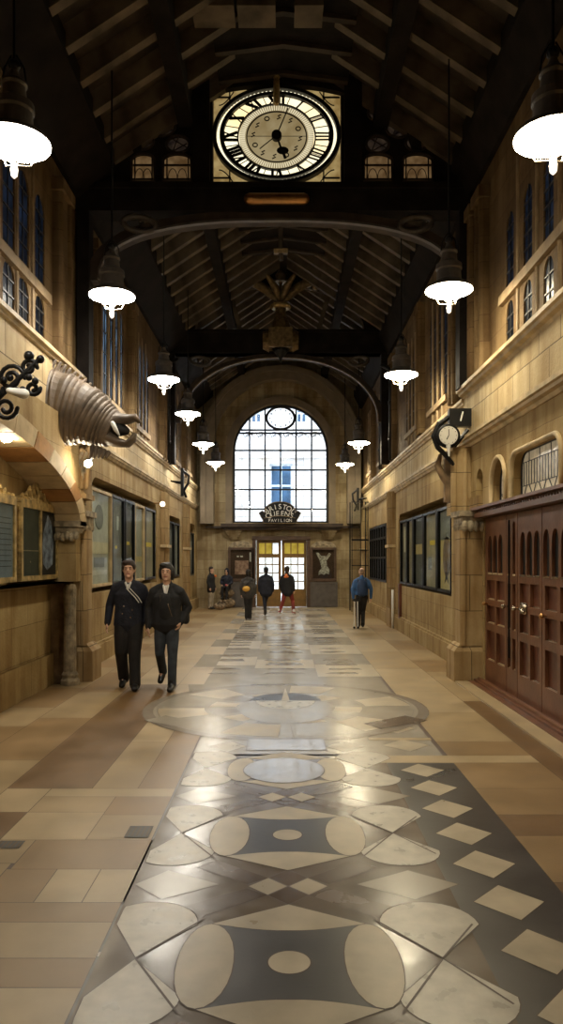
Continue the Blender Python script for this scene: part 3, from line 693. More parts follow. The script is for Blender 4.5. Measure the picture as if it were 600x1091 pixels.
# crest sign above the far doors
sg = empty('entrance_sign', (-.12, YE - .5, 2.96), 'black arched sign with white lettering above the far doors', 'sign')
m = MB(); cz = 2.96
outl = [(-.56, 0), (.56, 0), (.60, .12)] + [(.74, .36), (.62, .44), (.52, .36)] + [(.50 * cos(pi * i / 12) * 1.05, .45 + .30 * sin(pi * i / 12)) for i in range(13)] + [(-.52, .36), (-.62, .44), (-.74, .36), (-.60, .12)]
m.slab([[(x - .12, cz + z) for x, z in outl]], YF(YE - .50), .05); m.build('board', M['iron'], sg)
def text_mesh(txt, size, ext=.004):
    cu = bpy.data.curves.new('t', 'FONT'); cu.body = txt; cu.size = size; cu.extrude = ext; cu.align_x = 'CENTER'
    ob = bpy.data.objects.new('t', cu); C.objects.link(ob); dg = bpy.context.evaluated_depsgraph_get(); dg.update()
    me = bpy.data.meshes.new_from_object(ob.evaluated_get(dg)); bpy.data.objects.remove(ob); return me
def text_on(mb, txt, size, cx_, z, y, arc=None, sp=None):
    """letters facing -Y, optionally fanned on an arc"""
    n = len(txt); sp = sp or size * .72
    for i, chh in enumerate(txt):
        if chh == ' ': continue
        me = text_mesh(chh, size); t = (i - (n - 1) / 2)
        if arc: a = t * sp / arc; px, pz, rot = cx_ + arc * sin(a), z - arc * (1 - cos(a)), -a
        else: px, pz, rot = cx_ + t * sp, z, 0
        vs = []
        for v in me.vertices:
            x, zz = v.co.x, v.co.y; vs.append((px + x * cos(rot) - zz * sin(rot), y - v.co.z, pz + x * sin(rot) + zz * cos(rot)))
        mb.add(vs, [tuple(p.vertices) for p in me.polygons]); bpy.data.meshes.remove(me)
m = MB(); text_on(m, 'BRISTOL', .25, -.12, cz + .50, YE - .505, arc=.62, sp=.145); m.build('lettering', M['white'], sg, recalc=False); m = MB(); text_on(m, 'QUEENS', .25, -.12, cz + .26, YE - .505, arc=1.1, sp=.155); m.build('lettering', M['white'], sg, recalc=False); m = MB(); text_on(m, 'PAVILION', .15, -.12, cz + .05, YE - .505, sp=.105)
m.build('lettering', M['white'], sg, recalc=False)
m = MB(); m.tube([(-.12 - .55 + 1.1 * i / 12, YE - .51, cz + .18 + .08 * sin(pi * i / 12)) for i in range(13)], .012, 6)
m.tube([(x - .12, YE - .51, cz + z) for x, z in outl], .014, 6, closed=True); m.build('border', M['bronze'], sg)

# notice boards either side
def noticeboard(x, lab, kind):
    t = empty('notice_board', (x, YE - .06, 0), lab, 'notice board')
    m = MB(); m.slab([rect(x - .46, x + .46, .92, 2.12), rect(x - .38, x + .38, 1.02, 2.04)], YF(YE - .12), .12); m.build('frame', M['brownw'], t)
    m = MB(); m.box(x - .38, x + .38, YE - .05, YE - .02, 1.02, 2.04); m.build('backing', mat('brown_felt_%s' % kind, (.06, .03, .018), .9), t)
    m = MB()
    lp = [(x - .46, 2.12), (x + .46, 2.12)] + [(x + .44 * cos(pi * i / 12), 2.13 + .22 * sin(pi * i / 12)) for i in range(13)]
    m.slab([lp], YF(YE - .10), .08)
    for i in range(5): m.ball((x - .26 + i * .13, YE - .11, 2.19 + (.05 if i == 2 else 0)), (.045, .03, .045), 8, 6)
    m.build('crest', M['carve'], t)
    m = MB(); m.box(x - .50, x + .50, YE - .10, YE, .02, .90); m.slab([rect(x - .5, x + .5, .02, .9), rect(x - .42, x + .42, .1, .82)], YF(YE - .115), .02); m.build('lower_panel', mat('grey_painted_panel_%s' % kind, (.10, .085, .075), .5), t)
    if kind == 'picture':
        m = MB(); m.box(x - .22, x + .26, YE - .07, YE - .05, 1.16, 1.66); m.build('poster', mat('reddish_print', (.42, .27, .20), .6, var=.4, scale=7, col2=(.16, .06, .04)), t)
        m = MB(); m.box(x - .15, x - .08, YE - .07, YE - .05, 1.78, 1.83); m.box(x - .03, x + .06, YE - .07, YE - .05, 1.78, 1.83); m.box(x + .30, x + .35, YE - .07, YE - .05, 1.62, 1.95); m.build('label', M['white'], t)
    else:
        m = MB()
        shp = [(-.26, .42), (-.16, .40), (-.07, .28), (.0, .30), (.1, .28), (.2, .40), (.28, .36), (.18, .22), (.11, .12), (.13, -.05), (.22, -.2), (.2, -.36), (.1, -.32), (.03, -.38), (-.08, -.34), (-.18, -.4), (-.16, -.26), (-.06, -.14), (-.1, .02), (-.16, .2), (-.22, .3)]
        m.slab([[(x + a, 1.53 + b) for a, b in shp]], YF(YE - .07), .015)
        m.build('white_cutout', mat('white_cutout_print', (.55, .52, .46), .6, var=.3, scale=14, col2=(.12, .10, .09)), t)
    m = MB(); m.box(x - .38, x + .38, YE - .085, YE - .08, 1.02, 2.04); m.build('pane', M['vglass'], t)
noticeboard(-1.50, 'brown notice board with a reddish picture left of the far doors', 'picture')
noticeboard(1.42, 'brown notice board with a white cut-out figure right of the far doors', 'figure')

# ------------------------------------------------------------------ roof
EV, EVZ, RX, RZ = 2.72, 7.55, -.02, 9.35
root = empty('ceiling', (0, 12, EVZ), 'dark open timber roof of boards and rafters', 'ceiling', None, 'structure')
sl = math.atan2(RZ - EVZ, EV)
for s in (-1, 1):
    m = MB(); m.add([(s * 3.6, BACK, EVZ - (3.6 - EV) * math.tan(sl) * 0 - .0), (s * EV, BACK, EVZ + .16), (0, BACK, RZ + .16), (0, YE + .4, RZ + .16), (s * EV, YE + .4, EVZ + .16), (s * 3.6, YE + .4, EVZ),
                     (s * 3.6, BACK, EVZ + .35), (0, BACK, RZ + .6), (0, YE + .4, RZ + .6), (s * 3.6, YE + .4, EVZ + .35)],
                    [(0, 1, 4, 5), (1, 2, 3, 4), (6, 7, 8, 9), (0, 5, 9, 6)]); m.build('boarding', M['board'], root)
    m = MB()  # wall plate cove
    xw = (-XL if s < 0 else XR) + .05
    lp = [(xw, 7.05), (xw - .12, 7.05), (EV - .22, 7.5), (EV - .22, 7.75), (xw, 7.95)]; n = len(lp)
    m.add([(s * x, BACK, z) for x, z in lp] + [(s * x, YE, z) for x, z in lp], [tuple(range(n)), tuple(range(2 * n - 1, n - 1, -1))] + [(i, (i + 1) % n, n + (i + 1) % n, n + i) for i in range(n)])
    m.build('wall_plate', M['wood'], root)
    for xx in (1.45,):
        z = RZ - (RZ - EVZ) * xx / EV - .02; m = MB(); m.box(*sorted((s * (xx - .11), s * (xx + .11))), BACK, YE, z - .24, z + .1); m.build('purlin', M['wood'], root)
m = MB(); m.box(-.09, .09, BACK, YE, RZ - .22, RZ + .12); m.build('purlin', M['wood'], root)
for (a, b, z, hw, lab) in ((BACK, T1 - .15, 8.74, .95, 0), (T1 + .2, T2 - 2.2, 8.74, .95, 1)):
    m = MB()
    for s in (-1, 1): m.add([(0, a, z + .12), (s * hw, a, z), (s * hw, b, z), (0, b, z + .12), (0, a, z + .17), (s * hw, a, z + .05), (s * hw, b, z + .05), (0, b, z + .17)], [(0, 1, 2, 3), (4, 5, 6, 7), (0, 1, 5, 4), (3, 2, 6, 7), (1, 2, 6, 5)])
    m.build('collar_boarding', M['wood'], root)
    m = MB(); y = a + .2
    while y < b:
        for s in (-1, 1): m.bar((0, y, z + .10), (s * hw, y, z - .02), .09, .07)
        y += .62
    m.build('collar_batten', M['woodm'], root)
for (a, b) in ((-1.15, -.62), (-.58, -.10), (.14, .50)):
    m = MB(); m.box(a, b, 9.35, 9.75, 8.60, 8.68); m.build('lit_board', M['raft'], root)  # added strips, their paler colour stands for ceiling boards catching light
rb = {}
for s in (-1, 1):
    m = MB(); m.bar((s * EV, 0, EVZ + .03), (0, 0, RZ + .03), .13, .26, up=(0, 0, 1)); rb[s] = m.build('rafter', M['raft'], root); rb[s].location = (0, 3.6 - 12, 0)
    # mesh was shifted by the parent's place: keep the data in the parent's frame
    for v in rb[s].data.vertices: v.co.y += 12
ys = []; y = 3.1
while y < YE - .2:
    ys.append(y); y += .62
for s in (-1, 1):
    for i, y in enumerate(ys):
        o = rb[s] if i == 0 else rb[s].copy()
        if i: C.objects.link(o)
        o.location = (0, y - 12, 0)

# ------------------------------------------------------------------ trusses
def ellarch(mb, a, z0, rise, y0, y1, th, cx0=-.1, n=28, p=2.0):
    P = []
    for q in (0, th):
        P.append([(cx0 + (a - q) * (abs(cos(pi * i / n)) ** (2 / p)) * (1 if cos(pi * i / n) > 0 else -1), z0 + (rise - q) * (sin(pi * i / n) ** (2 / p) if 0 < i < n else 0)) for i in range(n + 1)])
    k = n + 1; vs = [(p_[0], y, p_[1]) for y in (y0, y1) for q in (0, 1) for p_ in P[q]]
    fs = []
    for i in range(k - 1): fs += [(i, i + 1, k + i + 1, k + i), (2 * k + i, 3 * k + i, 3 * k + i + 1, 2 * k + i + 1), (i, 2 * k + i, 2 * k + i + 1, i + 1), (k + i, k + i + 1, 3 * k + i + 1, 3 * k + i)]
    fs += [(0, k, 3 * k, 2 * k), (k - 1, 3 * k - 1, 4 * k - 1, 2 * k - 1)]
    mb.add(vs, fs)
def spandrel_curl(t, x, z, y, s):
    m = MB(); pts = [(x + .30 * cos(a) * (1 if a < 6 else 1), y, z + .17 * sin(a)) for a in [2 * pi * i / 24 for i in range(24)]]
    pts = [(x + s * (.02 + .24 * cos(2 * pi * i / 24)), y, z + .10 + .11 * sin(2 * pi * i / 24) + .03 * cos(2 * pi * i / 24)) for i in range(24)]
    m.tube(pts, (.045), 8, closed=True); m.build('spandrel_ring', M['hood'], t, smooth=True)
# truss 1, carries the clock
yt = T1 - .2
t1 = empty('roof_truss', (0, yt, 6.85), 'dark timber truss with the big clock and traceried panels', 'roof truss')
m = MB(); m.box(XL, XR, yt, yt + .36, 6.86, 7.24); m.box(XL, XR, yt - .05, yt + .40, 7.18, 7.26); m.build('tie_beam', M['wood'], t1)
for s, xa, xb in ((-1, XL + .03, XL + .21), (1, XR - .20, XR - .02)):
    m = MB(); m.box(xa, xb, yt - .02, yt + .24, 4.32 if s < 0 else 4.24, 6.9); m.build('wall_post', M['wood'], t1)
m = MB(); ellarch(m, 2.82, 5.85, 1.04, yt + .06, yt + .26, .16, p=2.5); m.build('arch_brace', M['woodm'], t1)
m = MB(); ellarch(m, 2.66, 5.86, .90, yt + .02, yt + .10, .035, p=2.5); m.build('brace_moulding', M['hood'], t1)
spandrel_curl(t1, -2.12, 6.58, yt + .05, -1); spandrel_curl(t1, 1.95, 6.58, yt + .05, 1)
# gable infill with the openings
gz = 7.24
def pxz(px, py, Y): return ((px - 302) * Y / 800, 1.7 + (596 - py) * Y / 800)
yg = yt + .08
clock_sq = rect(-1.06, .87, 7.27, 8.72)
holes = [clock_sq]
trac = []
for s, c in ((-1, -1.90), (1, 1.70)):
    base = c
    for (dx, w) in ((-.30 * -s, .20), (.27 * -s, .20)):
        pass
    x_in = c - s * .33; x_out = c + s * .20
    if s < 0: arches = [(-2.26, -1.92), (-1.79, -1.37)]; circs = [(-2.10, 7.92, .17, .12), (-1.80, 8.14, .19, .14), (-1.46, 8.35, .17, .14), (-1.57, 7.88, .17, .13)]
    else: arches = [(1.20, 1.62), (1.78, 2.22)]; circs = [(1.43, 8.35, .17, .14), (1.72, 8.12, .19, .14), (1.98, 7.90, .16, .12), (1.40, 7.88, .17, .13)]
    for a, b in arches: lp = archp(a, b, 7.32, 7.74, .10); holes.append(lp); trac.append(('quarry_panel', lp, s))
    for (x, z, rx, rz) in circs: lp = circ(x, z, rx, rz, 20); holes.append(lp); trac.append(('roundel', lp, s))
m = MB(); m.slab([[(XL, gz), (XR, gz), (XR, 7.75), (0, 9.55), (XL, 7.75)]] + holes, YF(yg), .12); m.build('gable_infill', M['wood'], t1)
for nm, lp, s in trac:
    m = MB(); m.slab([lp], YF(yg + .06), .02); g = m.build(nm, M['amber'] if nm == 'quarry_panel' else M['amberd'], t1)
    m = MB()
    xs_ = [p[0] for p in lp]; zs_ = [p[1] for p in lp]; a, b, c, d = min(xs_), max(xs_), min(zs_), max(zs_)
    m.tube([(p[0], yg - .005, p[1]) for p in lp], .022, 6, closed=True)
    if nm == 'quarry_panel':
        for q in (.12, .88): m.box(a + (b - a) * q - .008, a + (b - a) * q + .008, yg + .02, yg + .06, c, d - .02)
        for z in (c + .06, c + .27): m.box(a, b, yg + .02, yg + .06, z - .008, z + .008)
        for q in (.32, .66): m.tube([(a + (b - a) * q + .07 * cos(pi * i / 8), yg + .04, c + .06 + .16 * sin(pi * i / 8)) for i in range(9)], .006, 5)
    else:
        for k in range(3): t = .3 + k * 1.9; m.bar((a + (b - a) / 2 + .15 * cos(t), yg + .03, (c + d) / 2 + .12 * sin(t)), (a + (b - a) / 2 - .15 * cos(t + .6), yg + .03, (c + d) / 2 - .12 * sin(t + .6)), .012, .012)
    m.build('leading', M['woodm'], g)
m = MB(); ellarch(m, 2.15, 7.75, 1.12, yg - .08, yg + .02, .14); m.build('upper_arch', M['wood'], t1)
for x in (-1.22, 1.03):
    m = MB(); m.box(x - .13, x + .13, yt - .02, yt + .2, 7.24, 8.95); m.build('clock_post', M['wood'], t1)
m = MB(); m.tube([(-.50, yt - .06, 7.00), (.30, yt - .06, 7.00)], .085, 14, cap='round'); m.build('beam_glow_boss', M['brass'], t1, smooth=True)  # golden glow on the beam, imitated by an added brass-coloured cylinder

# the clock
ck = empty('hall_clock', (-.10, yt - .05, 7.9), 'big backlit oval clock with black Roman numerals above the beam', 'clock')
kx, kz, RX_, RZ_ = -.10, 7.985, .935, .712; yk = yt + .02
m = MB(); sq = rect(-1.04, .85, 7.28, 8.70); m.slab([sq, circ(kx, kz, RX_ * .97, RZ_ * .97, 48)], YF(yk + .08), .02); cg = m.build('corner_glass', M['dialc'], ck)
m = MB()
for sx in (-1, 1):
    for sz in (-1, 1):
        X0 = kx + sx * .94; Z0 = kz + sz * .70
        m.box(X0 - .26 * (sx > 0), X0 + .26 * (sx < 0), yk + .06, yk + .08, Z0 - sz * .10 - .01, Z0 - sz * .10 + .01)
        m.box(X0 - sx * .24 - .01, X0 - sx * .24 + .01, yk + .06, yk + .08, min(Z0, Z0 - sz * .3), max(Z0, Z0 - sz * .3))
        m.tube([(X0 - sx * (.30 - .22 * i / 8), yk + .07, Z0 - sz * (.02 + .2 * sin(i / 8 * pi / 2))) for i in range(9)], .009, 5)
m.build('leading', M['black'], cg)
def oval(mb, r0, r1, y0, y1, n=72, cz_=kz, rx=RX_, rz=RZ_, mi=0):
    vs = []; fs = []
    for i in range(n):
        a = 2 * pi * i / n
        for r in (r0, r1):
            rx_, rz_ = (rx * r, rz * r) if not hasattr(r, '__len__') else r
            for y in (y0, y1): vs.append((kx + rx_ * cos(a), y, cz_ + rz_ * sin(a)))
    for i in range(n):
        a = i * 4; b = ((i + 1) % n) * 4; fs += [(a, b, b + 2, a + 2), (a + 1, a + 3, b + 3, b + 1), (a + 2, b + 2, b + 3, a + 3), (a, a + 1, b + 1, b)]
    mb.add(vs, fs, mi)
m = MB(); m.slab([circ(kx, kz, RX_ * .98, RZ_ * .98, 60)], YF(yk + .05), .02); m.build('dial', M['dial'], ck)
m = MB(); oval(m, .955, 1.02, yk - .03, yk + .09); oval(m, .84, .905, yk - .01, yk + .05); m.build('rim', M['black'], ck)
m = MB(); NB = 90
for i in range(NB):
    a = 2 * pi * i / NB; m.ball((kx + RX_ * .93 * cos(a), yk + .03, kz + RZ_ * .93 * sin(a)), (.019, .012, .014), 6, 4)
m.build('minute_beads', M['bead'], ck)
# numerals as strokes in (along, radial) space, feet towards the centre
ri, ro = (.60, .66), (.84, .84)
def P(ang, al, r):   # al along the tangent (m), r 0..1 from inner to outer edge
    rx_ = RX_ * (.615 + (.845 - .615) * r); rz_ = RZ_ * (.67 + (.845 - .67) * r)
    q = (rx_ + rz_) / 2
    a = ang + al / q
    return (kx + rx_ * sin(a), yk + .035, kz + rz_ * cos(a))
num = {12: 'XII', 1: 'I', 2: 'II', 3: 'III', 4: 'IIII', 5: 'V', 6: 'VI', 7: 'VII', 8: 'VIII', 9: 'IX', 10: 'X', 11: 'XI'}
m2 = MB()
for h, s_ in num.items():
    m = MB(); ang = 2 * pi * h / 12
    wid = {'I': .055, 'V': .11, 'X': .12}; tot = sum(wid[c] for c in s_); x = -tot / 2
    for c in s_:
        w = wid[c]; xc = x + w / 2; th = .042 if c == 'I' else .042; th = th if 6 <= h <= 12 else .022
        if c == 'I': m.bar(P(ang, xc, .04), P(ang, xc, .97), th, .012, up=(0, 1, 0))
        elif c == 'V': m.bar(P(ang, xc - .035, .97), P(ang, xc, .05), th, .012, up=(0, 1, 0)); m.bar(P(ang, xc + .035, .97), P(ang, xc, .05), .016, .012, up=(0, 1, 0))
        else: m.bar(P(ang, xc - .042, .97), P(ang, xc + .042, .05), th, .012, up=(0, 1, 0)); m.bar(P(ang, xc + .042, .97), P(ang, xc - .042, .05), .016, .012, up=(0, 1, 0))
        x += w
    for r in (.03, .97): m.bar(P(ang, -tot / 2, r), P(ang, tot / 2, r), .014, .012, up=(0, 1, 0))
    m.build('roman_numeral', M['black'], ck)
    m2.bar(P(ang + pi / 12, 0, 0), P(ang + pi / 12, 0, 1), .010, .01, up=(0, 1, 0)); m2.bar(P(ang, 0, 0), P(ang, 0, 1), .006, .01, up=(0, 1, 0))
m2.build('glazing_bar', M['black'], ck)
# inner dial
kz2 = kz - .02; IX_, IZ_ = .565, .475
m = MB(); m.slab([circ(kx, kz2, IX_ * .98, IZ_ * .98, 60)], YF(yk + .02), .025); m.build('inner_dial', M['dialin'], ck)
m = MB(); oval(m, (IX_, IZ_), (IX_ + .02, IZ_ + .018), yk, yk + .05, cz_=kz2); oval(m, (IX_ * .77, IZ_ * .77), (IX_ * .80, IZ_ * .80), yk + .005, yk + .03, cz_=kz2)
m.build('inner_ring', M['black'], ck)
m = MB()
for i in range(96):
    a = 2 * pi * i / 96; m.bar((kx + IX_ * .83 * cos(a), yk + .012, kz2 + IZ_ * .83 * sin(a)), (kx + IX_ * .97 * cos(a), yk + .012, kz2 + IZ_ * .97 * sin(a)), .016, .01, up=(0, 1, 0))
m.build('minute_track', M['dialin2'], ck)
m = MB()
for k in range(12):
    a = 2 * pi * k / 12 + .1; x, z = kx + IX_ * .62 * sin(a), kz2 + IZ_ * .62 * cos(a)
    if k % 3 == 2: m.tube([(x + .035 * cos(q), yk + .012, z + .03 * sin(q)) for q in [2 * pi * i / 10 for i in range(10)]], .009, 5, closed=True)
    else:
        m.tube([(x - .03, yk + .012, z - .03), (x + .02, yk + .012, z - .01), (x - .015, yk + .012, z + .015), (x + .03, yk + .012, z + .035)], .010, 5)
m.bar((kx - IX_ * .8, yk + .014, kz2 + .01), (kx + IX_ * .8, yk + .014, kz2 + .01), .006, .006, up=(0, 1, 0))
m.build('inner_numerals', M['black'], ck)
m = MB()
m.bar((kx, yk - .02, kz2), (kx + .06, yk - .02, kz2 - .17), .028, .012, up=(0, 1, 0)); m.ball((kx + .09, yk - .02, kz2 - .22), (.09, .012, .06), 10, 6); m.bar((kx + .08, yk - .02, kz2 - .2), (kx + .13, yk - .02, kz2 - .34), .04, .012, up=(0, 1, 0))
m.build('hour_hand', M['black'], ck)
m = MB(); m.bar((kx, yk - .03, kz2), (kx + .17, yk - .03, kz2 + .40), .016, .01, up=(0, 1, 0)); m.bar((kx, yk - .03, kz2), (kx - .25, yk - .03, kz2 - .2), .012, .01, up=(0, 1, 0)); m.build('minute_hand', M['black'], ck)
m = MB(); m.tube([(kx, yk - .05, kz2), (kx, yk + .02, kz2)], .075, 18); m.build('hub', M['black'], ck)
m = MB(); m.tube([(kx, yk - .08, 8.42), (kx, yk - .08, 8.74)], .045, 12, cap='round'); m.ball((kx, yk - .08, 8.80), (.05, .05, .07), 10, 8)
m.tube([(kx - .03, yk - .06, 8.40), (kx - .03, yk - .04, 8.72)], .02, 8); m.build('gilded_finial', M['gilt'], ck, smooth=True)
# small white blob on a strand left of the tracery
x, z = pxz(118, 145, yt); t = empty('white_blob', (x, yt - .1, z), 'small white blob with thin looping strands high on the dark truss', 'cable fitting')
m = MB(); m.tube([(x - .01, yt - .08, z + .22), (x + .02, yt - .08, z + .18), (x - .02, yt - .08, z + .15), (x - .02, yt - .08, z + .2)], .007, 6, closed=True); m.tube([(x + .01, yt - .08, z + .12), (x + .03, yt - .08, z - .03)], [.022, .03], 8, cap='round'); m.build('blob', M['white'], t, smooth=True)
m = MB(); m.tube([(x + .02, yt - .08, z - .04), (x - .04, yt - .08, z - .14), (x - .04, yt - .08, z - .22), (x, yt - .08, z - .45)], .006, 6); m.tube([(x + .03, yt - .08, z - .04), (x + .01, yt - .08, z - .16), (x - .03, yt - .08, z - .22)], .006, 6); m.build('strand', M['white'], t, smooth=True)

# truss 2 and 3
def truss(y, lab, zb, zt2, arch_top=True):
    t = empty('roof_truss', (0, y, zb), lab, 'roof truss')
    m = MB(); m.box(XL, XR, y, y + .34, zb, zt2); m.box(XL, XR, y - .04, y + .38, zt2 - .08, zt2); m.box(XL, XR, y - .03, y + .37, zb, zb + .06); m.build('tie_beam', M['wood'], t)
    for xa, xb in ((XL + .02, XL + .24), (XR - .24, XR - .02)):
        m = MB(); m.box(xa, xb, y, y + .26, 4.2, zb + .1); m.build('wall_post', M['wood'], t)
    m = MB(); ellarch(m, 2.72, 5.3, zb - 5.3 + .02, y + .06, y + .24, .13, p=2.1); m.build('arch_brace', M['woodm'], t)
    m = MB(); ellarch(m, 2.60, 5.3, zb - 5.3 - .09, y, y + .05, .03, p=2.1); m.build('brace_moulding', M['bronze'], t)
    m = MB(); m.slab([[(XL, zt2 - .02), (XR, zt2 - .02), (XR, 7.8), (0, 9.55), (XL, 7.8)], [(-.1 + 2.2 * cos(pi * i / 24), zt2 + 1.15 * sin(pi * i / 24) + .001) for i in range(25)]], YF(y + .1), .1); m.build('gable_infill', M['wood'], t)
    m = MB(); ellarch(m, 2.22, zt2, 1.17, y + .05, y + .1, .04, n=30); m.build('arch_edge', M['raft'], t)
    for s in (-1, 1):
        m = MB(); m.bar((-.1 + s * 1.02, y + .2, zt2), (-.1 + s * 1.28, y + .2, zt2 + .95), .12, .14, up=(0, 1, 0)); m.build('queen_strut', M['raft'], t)
        spandrel_curl(t, -.1 + s * 2.05, zb - .30, y + .02, s)
    return t
truss(T2 - .1, 'dark tie-beam truss behind the winged gilt ornament', 7.08, 7.70)

# winged ornament on beam 2
oy = T2 - .32; og = empty('winged_ornament', (-.07, oy, 7.0), 'dull gilt pendant boss with two horned arms at the middle beam', 'ornament')
ox = -.07; gmat = M['bronze']
m = MB(); m.tube([(ox - .46, oy, 7.35), (ox - .30, oy, 7.35)], [.22, .30], 16, side=(0, 0, 1)); m.tube([(ox + .30, oy, 7.35), (ox + .46, oy, 7.35)], [.30, .22], 16, side=(0, 0, 1)); m.box(ox - .30, ox + .30, oy - .26, oy + .2, 7.12, 7.62)
m.build('boss', gmat, og)
m = MB(); m.lathe([(.26, 0), (.22, .2), (.14, .38), (.12, .62), (.06, .80)], (ox, oy, 7.60), 12); m.build('tapered_block', gmat, og)
m = MB(); m.lathe([(.01, -.30), (.05, -.18), (.16, -.05), (.26, .06)], (ox, oy, 7.08), 12); m.build('pendant', M['iron'], og, smooth=True)
m = MB(); m.tube([(ox + .19 * cos(2 * pi * i / 24), oy + .19 * sin(2 * pi * i / 24), 8.22) for i in range(24)], .07, 8, closed=True)
for i in range(16): m.ball((ox + .22 * cos(2 * pi * i / 16), oy + .22 * sin(2 * pi * i / 16), 8.22), .055, 6, 5)
m.build('beaded_ring', M['gilt'], og, smooth=True)
for s in (-1, 1):
    m = MB(); m.tube([(ox + s * .08, oy - .02, 8.34), (ox + s * .24, oy - .03, 8.50), (ox + s * .42, oy - .04, 8.68), (ox + s * .64, oy - .05, 8.80), (ox + s * .84, oy - .05, 8.84), (ox + s * .90, oy - .05, 8.74)], [.05, .09, .12, .12, .10, .11], 12, side=(0, 1, 0), cap='round')
    m.build('arm', gmat, og, smooth=True)
    m = MB(); m.tube([(ox + s * .02, oy - .1, 8.36), (ox + s * .14, oy - .3, 8.62), (ox + s * .34, oy - .45, 8.86)], [.06, .10, .05], 10, cap='round'); m.build('arm', gmat, og, smooth=True)
m = MB(); m.tube([(ox, oy, 8.3), (ox, oy, 8.84)], .04, 10); m.lathe([(.2, 0), (.2, .04), (.12, .08), (.14, .2), (.05, .34), (.02, .45)], (ox, oy, 8.84), 12); m.build('crown', gmat, og, smooth=False)
m = MB(); m.tube([(ox, oy, 9.2), (ox, oy, 9.4)], .02, 8); m.build('hanger', M['iron'], og)

# king pendant rod in front (bay 2)
ky = 14.2; t = empty('iron_tie_rod', (-.05, ky, 7.4), 'vertical brown rod with a small cross collar under the ridge', 'tie rod')
m = MB(); m.tube([(-.05, ky, 7.35), (-.05, ky, 8.76)], .045, 10); m.build('rod', M['woodm'], t)
m = MB(); m.box(-.18, .08, ky - .05, ky + .05, 7.48, 7.56); m.build('collar', M['bronze'], t)

# ------------------------------------------------------------------ piers
def pier(side, Y, lab, big=True, w=.5, dx=.40, up=0.0):
    s = -1 if side == 'left' else 1; X = XL if s < 0 else XR
    t = empty('stone_pier', (X - s * .2, Y, 0), lab, 'pier')
    def bx(m, o0, o1, a, b, c, d): m.box(*sorted((X - s * o0, X - s * o1)), a, b, c, d)
    m = MB(); bx(m, 0, dx + .03, Y, Y + w, 0, .42)
    m.add([(X, Y, .42), (X - s * (dx + .03), Y, .42), (X - s * (dx - .06), Y + .04, .52), (X, Y + .04, .52), (X, Y + w, .42), (X - s * (dx + .03), Y + w, .42), (X - s * (dx - .06), Y + w - .04, .52), (X, Y + w - .04, .52)], [(0, 1, 2, 3), (7, 6, 5, 4), (1, 5, 6, 2), (2, 6, 7, 3), (0, 3, 7, 4)])
    m.build('base', M['stoneP'], t)
    m = MB(); o = dx - .08
    lp = [(0, Y + .02), (o - .08, Y + .02), (o, Y + .10), (o, Y + w - .10), (o - .08, Y + w - .02), (0, Y + w - .02)]
    n = len(lp); m.add([(X - s * u, v, z) for z in (.5, 2.15) for u, v in lp], [tuple(range(n)), tuple(range(2 * n - 1, n - 1, -1))] + [(i, (i + 1) % n, n + (i + 1) % n, n + i) for i in range(n)])
    m.tube([(X - s * (o - .03), Y + .05, .5), (X - s * (o - .03), Y + .05, 2.1)], .05, 10)
    m.build('shaft', M['stoneP'], t)
    m = MB(); bx(m, 0, dx - .04, Y - .03, Y + w + .03, 2.30, 2.38); bx(m, 0, dx - .08, Y, Y + w, 2.2, 2.3); 
    for i in range(6): m.ball((X - s * (dx - .12), Y + .04 + i * (w - .08) / 5, 2.16), (.06, .05, .08), 8, 6)
    for i in range(4): m.ball((X - s * (.04 + i * .08), Y, 2.16), (.05, .05, .08), 8, 6)
    m.build('capital', M['carve'], t)
    m = MB(); n = 5
    if up:
        bx(m, 0, .30, Y + up, Y + w + up - .1, 2.36, 3.36); bx(m, 0, .06, Y + .1, Y + up, 2.36, 2.6)
        m.tube([(X - s * .28, Y + up + .02, 2.4), (X - s * .28, Y + up + .02, 3.3)], .05, 10); m.tube([(X - s * .12, Y + up, 2.4), (X - s * .12, Y + up, 3.3)], .04, 10)
    else:
        bx(m, 0, dx - .18, Y + .06, Y + w - .02, 2.38, 3.45)
        for i in range(n): m.tube([(X - s * (.04 + i * .05), Y + .08, 2.38), (X - s * (.05 + i * .06), Y + .06, 3.1)], [.03, .045], 8)
    m.build('upper_shaft', M['stoneP'], t)
    if big:
        m = MB()
        bx(m, 0, dx - .06, Y + .02, Y + w - .02, 2.55, 2.62); bx(m, 0, dx - .10, Y + .05, Y + w - .02, 2.62, 3.0)
        for i in range(5): m.tube([(X - s * (.04 + i * .075), Y + .02, 2.70), (X - s * (.04 + i * .08), Y - .01, 2.98), (X - s * (.04 + i * .085), Y - .03, 3.18), (X - s * (.04 + i * .085), Y - .0, 3.30)], [.035, .045, .055, .015], 8, cap='round')
        m.build('leaf_cluster', M['stoneP'], t)
        m = MB()
        for k, z in enumerate((3.08, 3.18, 3.28, 3.38)):
            o = dx - .14 + k * .05; bx(m, 0, o, Y - .02 - k * .03, Y + w - .02, z, z + .09)
        for i in range(7): m.tube([(X - s * (.0 + i * .055), Y + .02, 2.72), (X - s * (.0 + i * .06), Y - .03, 3.02), (X - s * (.02 + i * .07), Y - .06, 3.16)], [.02, .04, .03], 8, cap='round')
        m.build('corbel_cap', M['carve'], t)
    return t
pier('left', 10.42, 'carved pier on the left wall beneath the ribbed beast head')
pier('right', 10.42, 'chamfered pier beside the brown panelled doors on the right', big=False, up=.66)
